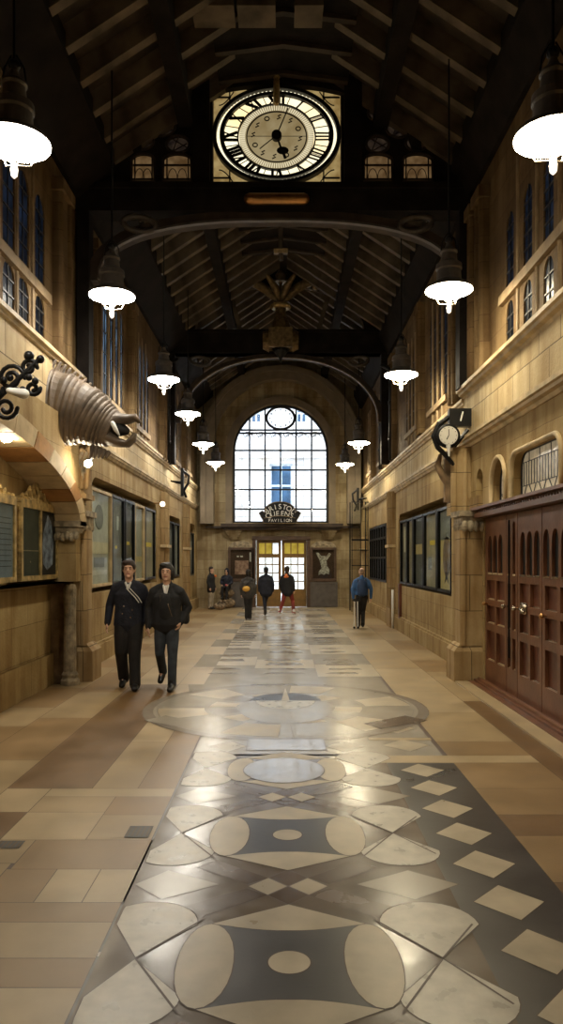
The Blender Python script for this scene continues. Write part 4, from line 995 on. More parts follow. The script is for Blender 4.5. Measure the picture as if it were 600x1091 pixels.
# slim pilasters further on
for s, X, ys_, nm in ((-1, XL, (18.75, 23.0), 'left'), (1, XR, (18.7, 25.2), 'right')):
    for k, Y in enumerate(ys_):
        t = empty('wall_pilaster', (X, Y, 0), 'slim %s-wall stone pilaster %s' % (nm, 'past the first poster bay' if k == 0 else 'nearest the far end wall'), 'pilaster')
        m = MB(); m.box(*sorted((X, X - s * .14)), Y, Y + .7, .0, .5); m.build('base', M['stoneP'], t)
        m = MB(); m.box(*sorted((X, X - s * .09)), Y + .05, Y + .65, .5, 3.4); m.tube([(X - s * .1, Y + .2, .5), (X - s * .1, Y + .2, 3.4)], .06, 8); m.tube([(X - s * .1, Y + .5, .5), (X - s * .1, Y + .5, 3.4)], .06, 8); m.build('shaft', M['stoneP'], t)
        m = MB(); m.box(*sorted((X, X - s * .18)), Y, Y + .7, 2.0, 2.07); m.build('collar', M['mould'], t)
# clerestory pilasters (run up the wall above the ledge)
k = 3
for s, X, Y, w in ((-1, XL, 10.0, .5), (1, XR, 10.2, .35), (1, XR, 10.75, .2), (-1, XL, 11.9, .3), (1, XR, 11.9, .35), (-1, XL, 18.6, .5), (1, XR, 18.5, .5), (-1, XL, 14.85, .3), (1, XR, 14.85, .3), (-1, XL, 22.7, .3), (1, XR, 22.7, .3)):
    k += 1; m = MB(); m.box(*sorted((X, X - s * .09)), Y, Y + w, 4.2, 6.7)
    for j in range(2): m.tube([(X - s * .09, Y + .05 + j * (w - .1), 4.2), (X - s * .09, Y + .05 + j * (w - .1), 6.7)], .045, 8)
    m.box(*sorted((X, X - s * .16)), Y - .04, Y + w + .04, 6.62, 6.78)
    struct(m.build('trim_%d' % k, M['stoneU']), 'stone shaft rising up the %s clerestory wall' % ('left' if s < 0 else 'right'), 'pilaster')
# broken short column by the left recess
t = empty('broken_column', (-2.90, 10.22, 0), 'short broken round stone column standing in the left recess corner', 'column')
m = MB(); m.lathe([(.085, .12), (.085, .5), (.08, .9), (.088, 1.30), (.07, 1.36), (.04, 1.38)], (-2.90, 10.2, 0), 16); m.build('shaft', M['carve'], t, smooth=False)
m = MB(); m.lathe([(.13, 0), (.13, .06), (.10, .10), (.11, .14), (.09, .18)], (-2.90, 10.2, 0), 16); m.build('base', M['carve'], t)

# ------------------------------------------------------------------ beast head
bh = empty('beast_head', (-3.0, 10.2, 3.5), 'ribbed grey-brown beast head with open mouth jutting from left wall', 'sculpture')
bm_ = mat('ribbed_brown_stone', (.14, .105, .075), .55, var=.25, scale=5, bump=.2)
m = MB(); pts = []; rad = []
path = [Vector((-3.10, 9.75, 3.62)), Vector((-2.85, 9.72, 3.63)), Vector((-2.58, 9.70, 3.57)), Vector((-2.34, 9.68, 3.44)), Vector((-2.18, 9.66, 3.36))]
R0 = [(.34, .56), (.31, .47), (.27, .37), (.22, .29), (.17, .235)]
K = 64
for i in range(K + 1):
    u = i / K * (len(path) - 1); a = min(int(u), len(path) - 2); f = u - a
    p = path[a].lerp(path[a + 1], f); r = [R0[a][q] * (1 - f) + R0[a + 1][q] * f for q in (0, 1)]
    rib = 1 + .07 * abs(sin(i * pi / 4)) * (1 if i < 56 else .3) ; pts.append(p); rad.append((r[0] * rib, r[1] * rib))
m.tube(pts, rad, 28, side=(0, 1, 0)); m.build('ribbed_neck', bm_, bh, smooth=False)
m = MB(); n = 13    # crest of plates along the top
for i in range(n):
    u = i / (n - 1); x = -3.08 + .78 * u; z = 4.19 - .50 * u ** 1.3
    m.tube([(x - .035, 9.72, z - .12), (x, 9.72, z - .02), (x + .06, 9.72, z + .11 - .05 * u)], [(.09, .030), (.07, .028), (.03, .02)], 8, side=(0, 1, 0), cap='round')
m.build('mane', bm_, bh, smooth=True)
m = MB(); m.tube([(-2.22, 9.66, 3.46), (-2.10, 9.65, 3.50), (-1.98, 9.64, 3.50), (-1.90, 9.64, 3.52), (-1.86, 9.64, 3.48)], [(.16, .13), (.15, .085), (.13, .06), (.12, .05), (.09, .03)], 14, side=(0, 1, 0), cap='round'); m.build('upper_jaw', bm_, bh, smooth=True)
m = MB(); m.tube([(-2.24, 9.66, 3.26), (-2.12, 9.65, 3.20), (-2.0, 9.64, 3.18), (-1.93, 9.64, 3.24), (-1.91, 9.64, 3.30)], [(.15, .10), (.13, .06), (.12, .04), (.11, .035), (.08, .025)], 14, side=(0, 1, 0), cap='round'); m.build('lower_jaw', bm_, bh, smooth=True)
m = MB(); m.tube([(-2.14, 9.64, 3.38), (-2.0, 9.62, 3.34)], [(.12, .12), (.03, .05)], 12, side=(0, 1, 0), cap='round'); m.build('mouth_shade', M['black'], bh, smooth=True)  # solid black plug standing for the shade inside the open mouth
m = MB(); m.tube([(-2.16, 9.50, 3.42), (-2.12, 9.49, 3.34), (-2.07, 9.50, 3.26)], [.03, .028, .008], 10, cap='round'); m.build('tusk', M['white'], bh, smooth=True)
m = MB()
for i in range(5): m.tube([(-2.44 + i * .05, 9.60, 3.14 - .02 * i), (-2.46 + i * .05, 9.58, 3.0)], [.035, .015], 8, cap='round')
m.build('beard', bm_, bh, smooth=True)

# ------------------------------------------------------------------ gilded poster cases
def case(y0, y1, lab, split, kind):
    X = XL - .10; t = empty('poster_case', (X, (y0 + y1) / 2, 1.42), lab, 'poster case')
    z0, z1 = 1.44, 2.38
    hs = [rect(y0 + .06, y1 - .06, z0 + .06, z1 - .06)] if not split else [rect(y0 + .06, split - .03, z0 + .06, z1 - .06), rect(split + .03, y1 - .06, z0 + .06, z1 - .06)]
    m = MB(); m.slab([rect(y0, y1, z0, z1)] + hs, XF(X + .12, -1), .16); m.build('gilt_frame', M['gilt'], t)
    m = MB(); n = 11; zt = z1
    for i in range(n):
        u = (i + .5) / n; y = y0 + (y1 - y0) * u; hh = .07 + .24 * max(0, 1 - abs(u - .5) * 2.6) + .03 * (i % 2)
        m.tube([(X + .06, y - .03, zt - .01), (X + .06, y + .03, zt + hh * .4), (X + .06, y - .02, zt + hh * .75), (X + .06, y + .01, zt + hh)], [.035, .03, .028, .012], 8, cap='round')
        m.ball((X + .08, y + .04, zt + .05), (.03, .03, .03), 6, 5)
    m.box(X, X + .12, y0 - .02, y1 + .02, z1, z1 + .04); m.build('carved_crest', M['gilt'], t, smooth=False)
    for k, h in enumerate(hs):
        a, b = h[0][0], h[1][0]; m = MB(); m.box(X + .085, X + .095, a, b, z0 + .06, z1 - .06)
        if kind == 'text': mm = mat('pale_blue_notice', (.20, .25, .33), .6, var=.1)
        elif k == 0: mm = mat('dark_green_notice', (.035, .045, .038), .5)
        else: mm = mat('night_poster', (.015, .015, .025), .5)
        p = m.build('poster', mm, t)
        m = MB()
        if kind == 'text':
            for i in range(10): m.box(X + .096, X + .098, a + .06, b - .06, z0 + .18 + i * .06, z0 + .187 + i * .06)
            m.build('printed_line', M['black'], p)
        elif k == 0:
            m.box(X + .096, X + .098, a + .02, b - .02, z0 + .36, z0 + .372); m.box(X + .096, X + .098, (a + b) / 2 - .01, (a + b) / 2 + .01, z0 + .22, z0 + .24); m.build('printed_line', M['beige'], p)
        else:
            c = (a + b) / 2; sh = [(c - .2, z0 + .2), (c - .05, z0 + .12), (c + .18, z0 + .2), (c + .22, z0 + .45), (c + .12, z0 + .75), (c - .02, z0 + .84), (c - .2, z0 + .6), (c - .24, z0 + .4)]
            m.slab([sh], XF(X + .098, -1), .002); m.build('pale_splash', mat('blue_white_splash', (.30, .36, .52), .6, var=.4, scale=9, col2=(.04, .05, .1)), p)
        m = MB(); m.box(X + .102, X + .106, a, b, z0 + .06, z1 - .06); m.build('pane', M['vglass'], t)
case(8.78, 10.22, 'gilt poster case with a blue-white splash picture nearest the pier', 9.5, 'pic')
case(7.1, 8.62, 'gilt poster case with a pale blue lined notice at the photo edge', None, 'text')

# ------------------------------------------------------------------ poster panels in the wall recesses
def panel(s, y0, y1, z0, z1, lab, base, deco=None, frame='black', tilt=.0):
    X = (XL if s < 0 else XR) - s * (-.12)   # inside the recess
    X = (XL if s < 0 else XR) + s * .10
    t = empty('framed_poster', (X, (y0 + y1) / 2, z0), lab, 'poster')
    fm = {'black': M['iron'], 'oak': M['mould'], 'wood': M['doord']}[frame]
    m = MB(); m.slab([rect(y0, y1, z0, z1), rect(y0 + .05, y1 - .05, z0 + .05, z1 - .05)], XF(X - s * .09, s), .12); m.build('frame', fm, t)
    m = MB(); m.box(*sorted((X - s * .03, X - s * .02)), y0 + .05, y1 - .05, z0 + .05, z1 - .05); p = m.build('print', base, t)
    if deco:
        for nm, shp, mt in deco:
            m = MB(); m.slab([[(y0 + (y1 - y0) * u, z0 + (z1 - z0) * v) for u, v in shp]], XF(X - s * .035, s), .003); m.build(nm, mt, p)
    m = MB(); m.box(*sorted((X - s * .065, X - s * .06)), y0 + .05, y1 - .05, z0 + .05, z1 - .05); m.build('pane', M['vglass'], t)
    return t
pw = lambda n, c, v=.12, s=3: mat(n, c, .55, var=v, scale=s)
grey = pw('grey_oval_print', (.2, .2, .18)); pale = pw('cream_print', (.62, .56, .40)); ylw = pw('yellow_label', (.75, .55, .04), .03)
band = pw('gold_band_print', (.55, .42, .16)); dk = pw('dark_print', (.06, .06, .055)); tanp = pw('tan_shape_print', (.22, .13, .05), .3)
zl0, zl1 = 1.24, 2.88
panel(-1, 12.10, 13.55, zl0, zl1, 'pale framed poster with a grey oval and bottles, left wall nearest pier', pw('pale_poster', (.50, .50, .44)), [('oval', circ(.5, .72, .20, .13, 20), grey), ('cream_band', rect(.05, .95, .34, .46), pale), ('bottle', rect(.25, .75, .20, .30), grey), ('shelf', rect(.1, .9, .12, .17), pw('white_print', (.65, .64, .6)))], 'oak')
panel(-1, 13.6, 14.65, zl0, zl1, 'grey framed poster second along the left recess', pw('grey_poster', (.20, .20, .18), .2), [('bird_mark', rect(.55, .7, .62, .78), pw('pale_mark', (.5, .52, .5))), ('gold_spot', circ(.5, .42, .08, .02, 12), ylw)], 'black')
panel(-1, 14.75, 15.65, zl0, zl1, 'dark framed poster with a small yellow spot in the left recess', pw('smoky_poster', (.11, .10, .085), .3), [('yellow_spot', rect(.35, .65, .46, .50), ylw)], 'black')
panel(-1, 15.7, 16.75, zl0, zl1, 'pale grey framed poster fourth along the left recess', pw('light_grey_poster', (.36, .34, .27), .15), [('gold_base', rect(.05, .95, .25, .32), band)], 'oak')
panel(-1, 16.85, 18.15, zl0, zl1, 'framed poster with a gold stripe at the far end of the left recess', pw('beige_poster', (.34, .29, .2), .15), [('gold_stripe', rect(.2, .8, .46, .52), ylw), ('black_edge', rect(.0, .22, .0, 1), dk)], 'black')
panel(-1, 20.3, 21.3, 1.2, 2.75, 'dark framed poster beyond the first left pilaster', pw('dark_grey_poster', (.10, .10, .10)), None, 'black')
panel(-1, 21.4, 22.35, 1.2, 2.75, 'grey framed poster beside the dark one past the left pilaster', pw('mid_grey_poster', (.24, .23, .2)), None, 'black')
panel(-1, 24.0, 26.0, 1.15, 2.6, 'farthest framed poster on the left wall by the end wall', pw('far_dark_poster', (.13, .13, .13)), [('mark', rect(.2, .8, .5, .8), pw('far_mark', (.3, .28, .25)))], 'black')
zr0, zr1 = 1.12, 2.62
panel(1, 12.62, 13.75, zr0, zr1, 'poster with a tan teardrop shape, right wall nearest the pier', pw('gold_tear_poster', (.58, .46, .20)), [('upper_field', rect(.05, .95, .62, .98), grey), ('teardrop', circ(.5, .42, .27, .24, 20), tanp), ('black_tail', [(.35, .1), (.5, .16), (.65, .1), (.56, .2), (.66, .26), (.5, .22), (.34, .26), (.44, .2)], dk)], 'black')
panel(1, 13.82, 15.1, zr0, zr1, 'poster with a bright yellow label on the right wall', pw('tan_poster', (.36, .31, .2), .15), [('yellow_label', rect(.3, .68, .57, .63), ylw), ('outline', rect(.55, .8, .25, .42), grey)], 'black')
panel(1, 15.15, 16.3, zr0, zr1, 'dark green poster with a gold band on the right wall', pw('dark_green_poster', (.09, .09, .075), .2), [('gold_band', rect(.05, .95, .46, .60), band)], 'black')
panel(1, 16.35, 17.15, zr0, zr1, 'narrow beige poster on the right wall', pw('narrow_beige_poster', (.34, .28, .17), .2), None, 'black')
panel(1, 17.2, 18.1, zr0, zr1, 'narrow poster with pale print at the far end of right recess', pw('narrow_grey_poster', (.22, .19, .14), .3), [('pale_print', rect(.3, .7, .5, .9), pale)], 'black')
# right far recess: barred casement
root = empty('window_2', (XR, 22.3, 1.1), 'dark barred window in the far recess of the right wall', 'window', None, 'structure')
m = MB()
for i in range(8): y = 20.4 + i * .55; m.box(XR - .02, XR + .06, y - .04, y + .04, 1.08, 2.68)
for z in (1.1, 1.75, 2.3, 2.65): m.box(XR - .02, XR + .05, 20.35, 24.35, z - .03, z + .03)
m.build('bar', M['iron'], root); m = MB(); m.box(XR + .08, XR + .1, 20.3, 24.4, 1.08, 2.7); m.build('pane', mat('grey_back_glass', (.22, .19, .14), .3, var=.3), root)
# dark post under the right recess
m = MB(); m.box(XR - .06, XR + .0, 17.75, 17.95, 0, 1.12); tag(m.build('timber_post', M['doord']), 'dark timber post under the far end of the right poster recess', 'post')
m = MB(); m.tube([(XR - .1, 18.55, .0), (XR - .1, 18.55, .95)], .03, 10); tag(m.build('white_pipe', M['white'], smooth=True), 'short white pipe standing against the right pilaster', 'pipe')
# glazed iron cabinet by the right far corner
t = empty('iron_grille_cabinet', (2.45, 24.6, 0), 'tall black iron frame standing in the far right corner', 'iron frame')
m = MB()
for x in (2.22, 2.5, 2.74): m.box(x - .012, x + .012, 24.3, 24.33, 0, 3.6)
for x in (2.22, 2.74): m.box(x - .02, x + .02, 25.0, 25.04, 0, 3.6)
m.build('upright', M['iron'], t)
for z in (1.5, 2.0, 3.55): m = MB(); m.box(2.2, 2.76, 24.28, 24.33, z - .014, z + .014); m.build('crossbar', M['iron'], t)
m = MB(); m.box(2.2, 2.76, 24.28, 24.36, 2.3, 2.36); m.build('crossbar', M['iron'], t)
m = MB(); m.box(2.24, 2.72, 24.32, 24.33, 2.45, 3.5); m.build('pane', M['vglass'], t)

# ------------------------------------------------------------------ brown panelled doors right
arches = [(10.0, .15, 0), (9.76, .17, 0), (9.50, .17, 0), (8.76, .19, 0), (8.50, .19, 0), (8.22, .19, 0), (7.97, .19, 0), (7.72, .19, 0), (7.46, .19, 0)]
leaves = [(9.36, 10.33, [10.10, 9.86, 9.62], None, 'folding leaf of the brown doors next to the pier'),
          (8.93, 9.34, [], [9.25, 9.05], 'narrow meeting leaf of the brown doors'),
          (8.08, 8.91, [8.72, 8.48, 8.24], None, 'brown door leaf with the large nickel lock'),
          (7.10, 8.06, [7.94, 7.68, 7.42, 7.2], None, 'brown door leaf with a round knob'),
          (6.0, 7.08, [6.9, 6.6, 6.3], None, 'brown door leaf at the photo edge')]
Xd = XR - .02
for k, (a, b, ar, tall, lab) in enumerate(leaves):
    d = empty('door_%d' % (k + 3), (Xd, (a + b) / 2, .05), lab, 'door', None, 'structure')
    hs = []
    if tall:
        for y in tall: hs += [archp(y - .05, y + .05, 1.50, 2.16), rect(y - .06, y + .06, .84, 1.40), rect(y - .06, y + .06, .36, .74)]
    else:
        for y in ar: hs.append(archp(y - .095, y + .095, 1.52, 2.02, .14))
        mid = (a + b) / 2
        for (p, q) in ((a + .08, mid - .04), (mid + .04, b - .08)): hs += [rect(p, q, 1.16, 1.42), rect(p, q, .84, 1.08), rect(p, q, .34, .74)]
    m = MB(); m.slab([rect(a, b, .05, 2.26)] + hs, XF(Xd, 1), .06); m.build('framing', M['door'], d)
    m = MB(); m.box(Xd + .04, Xd + .07, a, b, .05, 2.26); m.build('panel', M['doord'], d)
    m = MB(); m.box(Xd + .035, Xd + .04, a + .05, b - .05, 1.52, 2.18); m.build('dark_glass', M['black'], d)
    m = MB()
    for h in hs:
        if len(h) == 4 and h[0][1] < 1.3: m.box(Xd + .02, Xd + .04, h[0][0], h[1][0], h[0][1], h[0][1] + .012)
    for h in hs:
        if len(h) > 4: m.box(Xd - .004, Xd + .03, h[0][0], h[1][0], 1.50, 1.522)
    m.build('sill_bead', M['chrome'] if k > 1 else M['mould'], d)
    if k in (1, 2):
        m = MB(); y = b - .05; m.ball((Xd - .06, y, 1.12), (.03, .035, .03), 10, 8); m.tube([(Xd, y, 1.12), (Xd - .05, y, 1.12)], .012, 8)
        if k == 2: m.tube([(Xd - .02, y - .12, 1.12), (Xd - .05, y - .2, 1.13), (Xd - .05, y - .32, 1.10)], .02, 8, cap='round'); m.box(Xd - .02, Xd, y - .3, y - .1, 1.07, 1.2)
        m.build('lock', M['chrome'], d, smooth=True)
    if k in (0, 3):
        m = MB(); y = b - .12; m.ball((Xd - .05, y, 1.10), (.03, .04, .03), 10, 8); m.tube([(Xd, y, 1.1), (Xd - .05, y, 1.1)], .012, 8); m.build('knob', M['brass'], d, smooth=True)
    if tall:
        m = MB()
        for y in (9.15,): m.tube([(Xd - .03, y, .5), (Xd - .03, y, 2.18)], .012, 8)
        m.build('bolt_rod', M['iron'], d)
m = MB(); m.box(XR - .16, XR + .1, 5.5, 10.40, 2.27, 2.33); m.box(XR - .12, XR + .1, 5.5, 10.38, 2.33, 2.38)
for i in range(60): y = 5.6 + i * .08; m.box(XR - .145, XR - .1, y, y + .04, 2.335, 2.36)
m.box(XR - .20, XR + .1, 5.5, 10.44, 2.375, 2.41)
struct(m.build('trim_30', M['door']), 'brown timber lintel with small dentils over the panelled doors', 'lintel')
m = MB(); m.box(XR - .16, XR, 5.5, 10.40, 0, .05); m.tube([(XR - .10, 5.5, .06), (XR - .10, 10.35, .06)], .02, 8); m.box(XR - .24, XR - .16, 5.5, 10.4, 0, .025); struct(m.build('trim_31', M['door']), 'brown timber threshold rail under the panelled doors', 'threshold')
m = MB(); m.box(XR - .42, XR - .24, BACK, 10.4, 0, .018); struct(m.build('trim_32', M['f_t2']), 'pale stone kerb in front of the panelled doors', 'kerb')
# leaded windows above
def leaded(name, lp, pats, lab):
    w = empty(name, (XR, sum(p[0] for p in lp) / len(lp), 2.4), lab, 'window', None, 'structure')
    m = MB(); m.slab([lp], XF(XR + .10, 1), .015); m.build('pane', M['frostW'], w)
    m = MB(); n = 0
    for (a, b) in pats: m.bar((XR + .092, a[0], a[1]), (XR + .092, b[0], b[1]), .008, .008)
    m.tube([(XR + .09, p[0], p[1]) for p in lp], .014, 6, closed=True)
    m.build('lead_came', M['lead'], w)
    m = MB(); m.tube([(XR - .04, p[0], p[1]) for p in lp], .032, 8, closed=True); m.build('hood_mould', M['mould'], w, smooth=True)
pt = [((7.5, 2.86), (9.05, 2.86)), ((7.5, 2.58), (9.1, 2.58))]
for i in range(17): y = 7.55 + i * .092; pt.append(((y, 2.58), (y, 2.86)))
for i in range(5): y = 7.6 + i * .33; pt += [((y, 2.58), (y + .11, 2.44)), ((y + .11, 2.44), (y + .24, 2.58))]
for i in range(4): y = 7.75 + i * .36; pt.append(((y, 2.86), (y, 2.97)))
leaded('window_3', rrect(7.45, 9.1, 2.42, 2.98, .2), pt, 'wide leaded window over the brown panelled doors')
pt = [((9.33, 2.56), (9.98, 2.56)), ((9.4, 2.74), (9.9, 2.74)), ((9.65, 2.56), (9.65, 3.0)), ((9.35, 2.56), (9.62, 2.36)), ((9.62, 2.36), (9.95, 2.56)), ((9.5, 2.56), (9.5, 2.95)), ((9.8, 2.56), (9.8, 2.95))]
leaded('window_4', archp(9.33, 9.98, 2.32, 3.02), pt, 'narrow arched leaded window beside the wide one over the doors')

# ------------------------------------------------------------------ bracket clock right
bx_, by_, bz_ = 2.40, 10.95, 3.50
t = empty('bracket_clock', (2.62, by_, 3.4), 'round white clock on a black scrolled bracket on the right pier', 'clock')
m = MB(); m.tube([(bx_, by_ - .05, bz_), (bx_, by_ - .02, bz_)], .135, 28); m.build('dial', mat('white_dial', (.62, .6, .55), .35, var=.04), t)
m = MB(); m.tube([(bx_ + .15 * cos(2 * pi * i / 28), by_, bz_ + .15 * sin(2 * pi * i / 28)) for i in range(28)], .032, 8, closed=True); m.tube([(bx_, by_ - .01, bz_), (bx_, by_ + .10, bz_)], .15, 28); m.build('case', M['iron'], t, smooth=False)
m = MB(); m.box(bx_ + .02, bx_ + .34, by_ - .02, by_ + .12, bz_ + .14, bz_ + .40)
m.tube([(bx_ + .05, by_ + .04, bz_ + .3), (bx_ - .12, by_ + .04, bz_ + .18), (bx_ - .2, by_ + .04, bz_), (bx_ - .14, by_ + .04, bz_ - .16), (bx_ - .02, by_ + .04, bz_ - .28), (bx_ + .08, by_ + .04, bz_ - .40)], [.03, .045, .04, .04, .035, .03], 8, cap='round')
m.tube([(bx_ + .1, by_ + .04, bz_ - .15), (bx_ + .3, by_ + .04, bz_ + .1)], .03, 8); m.build('bracket', M['iron'], t)
m = MB(); m.bar((bx_, by_ - .06, bz_), (bx_ + .0, by_ - .06, bz_ + .09), .01, .006, up=(0, 1, 0)); m.bar((bx_, by_ - .06, bz_), (bx_ - .03, by_ - .06, bz_ - .06), .012, .006, up=(0, 1, 0))
for k in range(12): a = 2 * pi * k / 12; m.box(bx_ + .115 * cos(a) - .004, bx_ + .115 * cos(a) + .004, by_ - .056, by_ - .05, bz_ + .115 * sin(a) - .006, bz_ + .115 * sin(a) + .006)
m.build('hand', M['black'], t)
m = MB(); m.tube([(bx_ + .18, by_ - .03, bz_ + .22), (bx_ + .21, by_ - .03, bz_ + .34)], .012, 8, cap='round'); m.build('pale_slot', M['white'], t)
m = MB(); m.tube([(bx_, by_ - .03, bz_ - .14), (bx_ + .01, by_ - .03, bz_ - .3)], [.035, .01], 8); m.build('pale_drop', M['white'], t)
# carved dark bracket below
t = empty('carved_bracket', (2.45, 11.2, 2.7), 'dark carved bracket beneath the white bracket clock', 'bracket')
m = MB(); m.tube([(2.34, 11.2, 3.25), (2.30, 11.2, 3.1), (2.38, 11.2, 2.95), (2.45, 11.2, 2.82), (2.46, 11.2, 2.6)], [.03, .05, .06, .05, .03], 10, cap='round'); m.build('scroll', M['old'], t, smooth=True)
m = MB(); m.box(2.40, 2.5, 11.15, 11.25, 2.55, 3.3); m.build('back_plate', M['old'], t)

# small projecting bracket on left wall
def iron_bracket(x, y, z, s, lab):
    t = empty('wall_bracket', (x, y, z), lab, 'wall bracket')
    m = MB(); m.bar((x, y, z - .35), (x - .0, y, z + .4), .10, .08); m.build('upright', M['iron'], t)
    m = MB(); m.tube([(x, y, z + .35), (x - s * .18, y, z + .2), (x - s * .16, y, z), (x - s * .04, y, z - .2), (x - s * .1, y, z - .36)], .035, 8, cap='round'); m.tube([(x - s * -.3, y - .1, z + .05), (x, y, z)], [.02, .05], 8); m.build('scroll', M['iron'], t, smooth=True)
iron_bracket(-2.72, 20.2, 3.75, -1, 'black iron bracket on the left wall between the ledges')
iron_bracket(2.5, 25.2, 3.7, 1, 'black iron bracket high on the right wall near the far corner')
for (s, X, Y, Z, lab) in ((-1, XL, 17.9, 3.02, 'small white globe light under the left ledge'),):
    t = empty('globe_light', (X + .12, Y, Z), lab, 'wall light'); m = MB(); m.ball((X + .2, Y, Z), .06, 12, 8); m.build('globe', emis('small_globe_glass', (1, .9, .7), 6), t, smooth=True)
    m = MB(); m.tube([(X, Y, Z + .02), (X + .15, Y, Z + .02)], .015, 8); m.build('stem', M['brass'], t)
t = empty('spot_light', (-2.80, 10.15, 3.0), 'small white spot light tucked under the beast head', 'wall light'); m = MB(); m.tube([(-2.62, 10.2, 3.06), (-2.60, 10.0, 2.98)], [.03, .05], 12); m.build('can', M['iron'], t); m = MB(); m.ball((-2.60, 9.99, 2.975), (.05, .012, .05), 12, 8); m.build('lens', emis('spot_lens', (1, .85, .6), 420), t, smooth=True)
t = empty('spot_light', (-3.0, 8.0, 3.1), 'white spot light at the left photo edge under the ironwork', 'wall light'); m = MB(); m.tube([(-2.93, 7.95, 3.06), (-2.90, 7.88, 2.97)], [.03, .05], 12); m.build('can', M['iron'], t); m = MB(); m.ball((-2.90, 7.87, 2.955), (.055, .03, .03), 12, 8); m.build('lens', emis('recess_spot_lens', (1, .85, .6), 420), t, smooth=True)

# scrolled ironwork with white lantern glass, top left
t = empty('iron_scroll_bracket', (-2.6, 7.2, 3.3), 'black wrought iron scroll bracket with a white glass shade at left edge', 'bracket')
x0, y0, z0 = -2.66, 7.2, 3.32
m = MB()
def spiral(cx_, cz_, r, turns, sgn=1, y=y0, th=.022, st=0):
    k = int(turns * 14); pts = [(cx_ + (r * (1 - .75 * i / k)) * cos(st + sgn * 2 * pi * i / 14), y, cz_ + (r * (1 - .75 * i / k)) * sin(st + sgn * 2 * pi * i / 14)) for i in range(k)]
    m.tube(pts, th, 7, side=(0, 1, 0), cap='round')
spiral(x0 + .05, z0 + .12, .13, 1.6); spiral(x0 - .18, z0 + .02, .15, 1.6, -1); spiral(x0 + .0, z0 - .17, .11, 1.5, -1); spiral(x0 + .22, z0 + .22, .08, 1.4, 1); spiral(x0 - .22, z0 - .28, .11, 1.5, 1); spiral(x0 + .26, z0 + .02, .07, 1.3, -1)
for q in range(10): m.ball((x0 - .25 + .06 * q, y0 - .03, z0 + .05 + .08 * sin(q * 1.7)), (.035, .03, .035), 8, 6)
m.ball((x0 + .33, y0, z0 + .30), .04, 10, 8); m.ball((x0 + .22, y0, z0 + .33), .05, 10, 8)
m.tube([(x0 - .30, y0, z0 - .35), (x0 - .1, y0, z0 - .1), (x0 + .3, y0, z0 + .28)], .025, 8, cap='round'); m.build('ironwork', M['iron'], t, smooth=True)
m = MB(); m.tube([(x0 + .06, y0 - .08, z0 - .02), (x0 + .20, y0 - .08, z0 - .05)], [.03, .05], 12, cap='round'); m.build('glass_shade', M['white'], t, smooth=True)

# ------------------------------------------------------------------ pendant lamps
def lamp(x, y, z, lab, side, proto=None):
    t = empty('pendant_lamp', (x, y, z), lab, 'pendant lamp', 'hanging lamps down both sides of the hall')
    gm = M['lampL'] if side < 0 else M['lampR']
    if proto:
        for ch in proto.children:
            c = ch.copy(); c.parent = t; C.objects.link(c)
            if c.name.startswith('glass_dish'): c.data = ch.data.copy(); c.data.materials[0] = gm
        return t
    m = MB(); m.lathe([(.288, .018), (.286, .035), (.255, .07), (.19, .10), (.15, .13), (.145, .25), (.16, .27), (.155, .33), (.10, .37), (.09, .46), (.105, .48), (.10, .50), (.05, .54), (.03, .60)], (x, y, z), 28); m.build('hood', M['hood'], t, smooth=False)
    m = MB(); m.lathe([(.03, -.085), (.06, -.06), (.14, -.045), (.23, -.02), (.285, .004), (.285, .014), (.25, .03)], (x, y, z), 28); m.build('glass_dish', gm, t, smooth=True)
    m = MB(); m.lathe([(.006, -.27), (.025, -.25), (.03, -.20), (.022, -.17), (.03, -.13), (.03, -.10)], (x, y, z), 14); m.build('finial', M['tipglass'], t, smooth=True)
    m = MB()
    for i in range(4):
        a = pi / 4 + i * pi / 2; m.tube([(x + .2 * cos(a), y + .2 * sin(a), z - .02), (x + .14 * cos(a), y + .14 * sin(a), z - .12), (x + .03 * cos(a), y + .03 * sin(a), z - .155)], .006, 5)
    m.build('cage', M['chrome'], t)
    m = MB(); m.ball((x, y, z + .64), .05, 10, 8); m.tube([(x - .0, y, z + .6), (x, y, 7.9 if z > 0 else 0)], .012, 8)
    for sg in (-1, 1): m.tube([(x + sg * .02, y, z + .72), (x + sg * .08, y, z + .62), (x + sg * .10, y, z + .48)], .008, 6)
    m.build('rod', M['iron'], t)
    return t
L0 = lamp(-2.17, 6.05, 5.04, 'nearest left pendant lamp, cut by the photo edge', -1)
labs = ['left pendant lamp hanging before the dark wall post', 'third left pendant lamp beside the pale clerestory windows', 'fourth pendant lamp along the left side', 'fifth pendant lamp along the left side', 'farthest left pendant lamp beside the great window']
for (x, y, z), lb in zip(((-2.17, 9.5, 5.02), (-2.19, 13.75, 4.98), (-2.2, 17.3, 5.04), (-2.2, 20.6, 4.85), (-2.2, 24.4, 4.83)), labs): lamp(x, y, z, lb, -1, L0)
for (x, y, z), lb in zip(((2.02, 5.62, 4.85), (2.04, 9.25, 5.0), (2.04, 13.0, 4.88), (2.02, 20.1, 4.80), (2.02, 24.6, 4.80)),
    ['nearest right pendant lamp, cut by the photo edge', 'right pendant lamp hanging before the dark right post', 'third right pendant lamp under the arched brace', 'fourth right pendant lamp by the curved pipes', 'farthest right pendant lamp beside the great window']): lamp(x, y, z, lb, 1, L0)

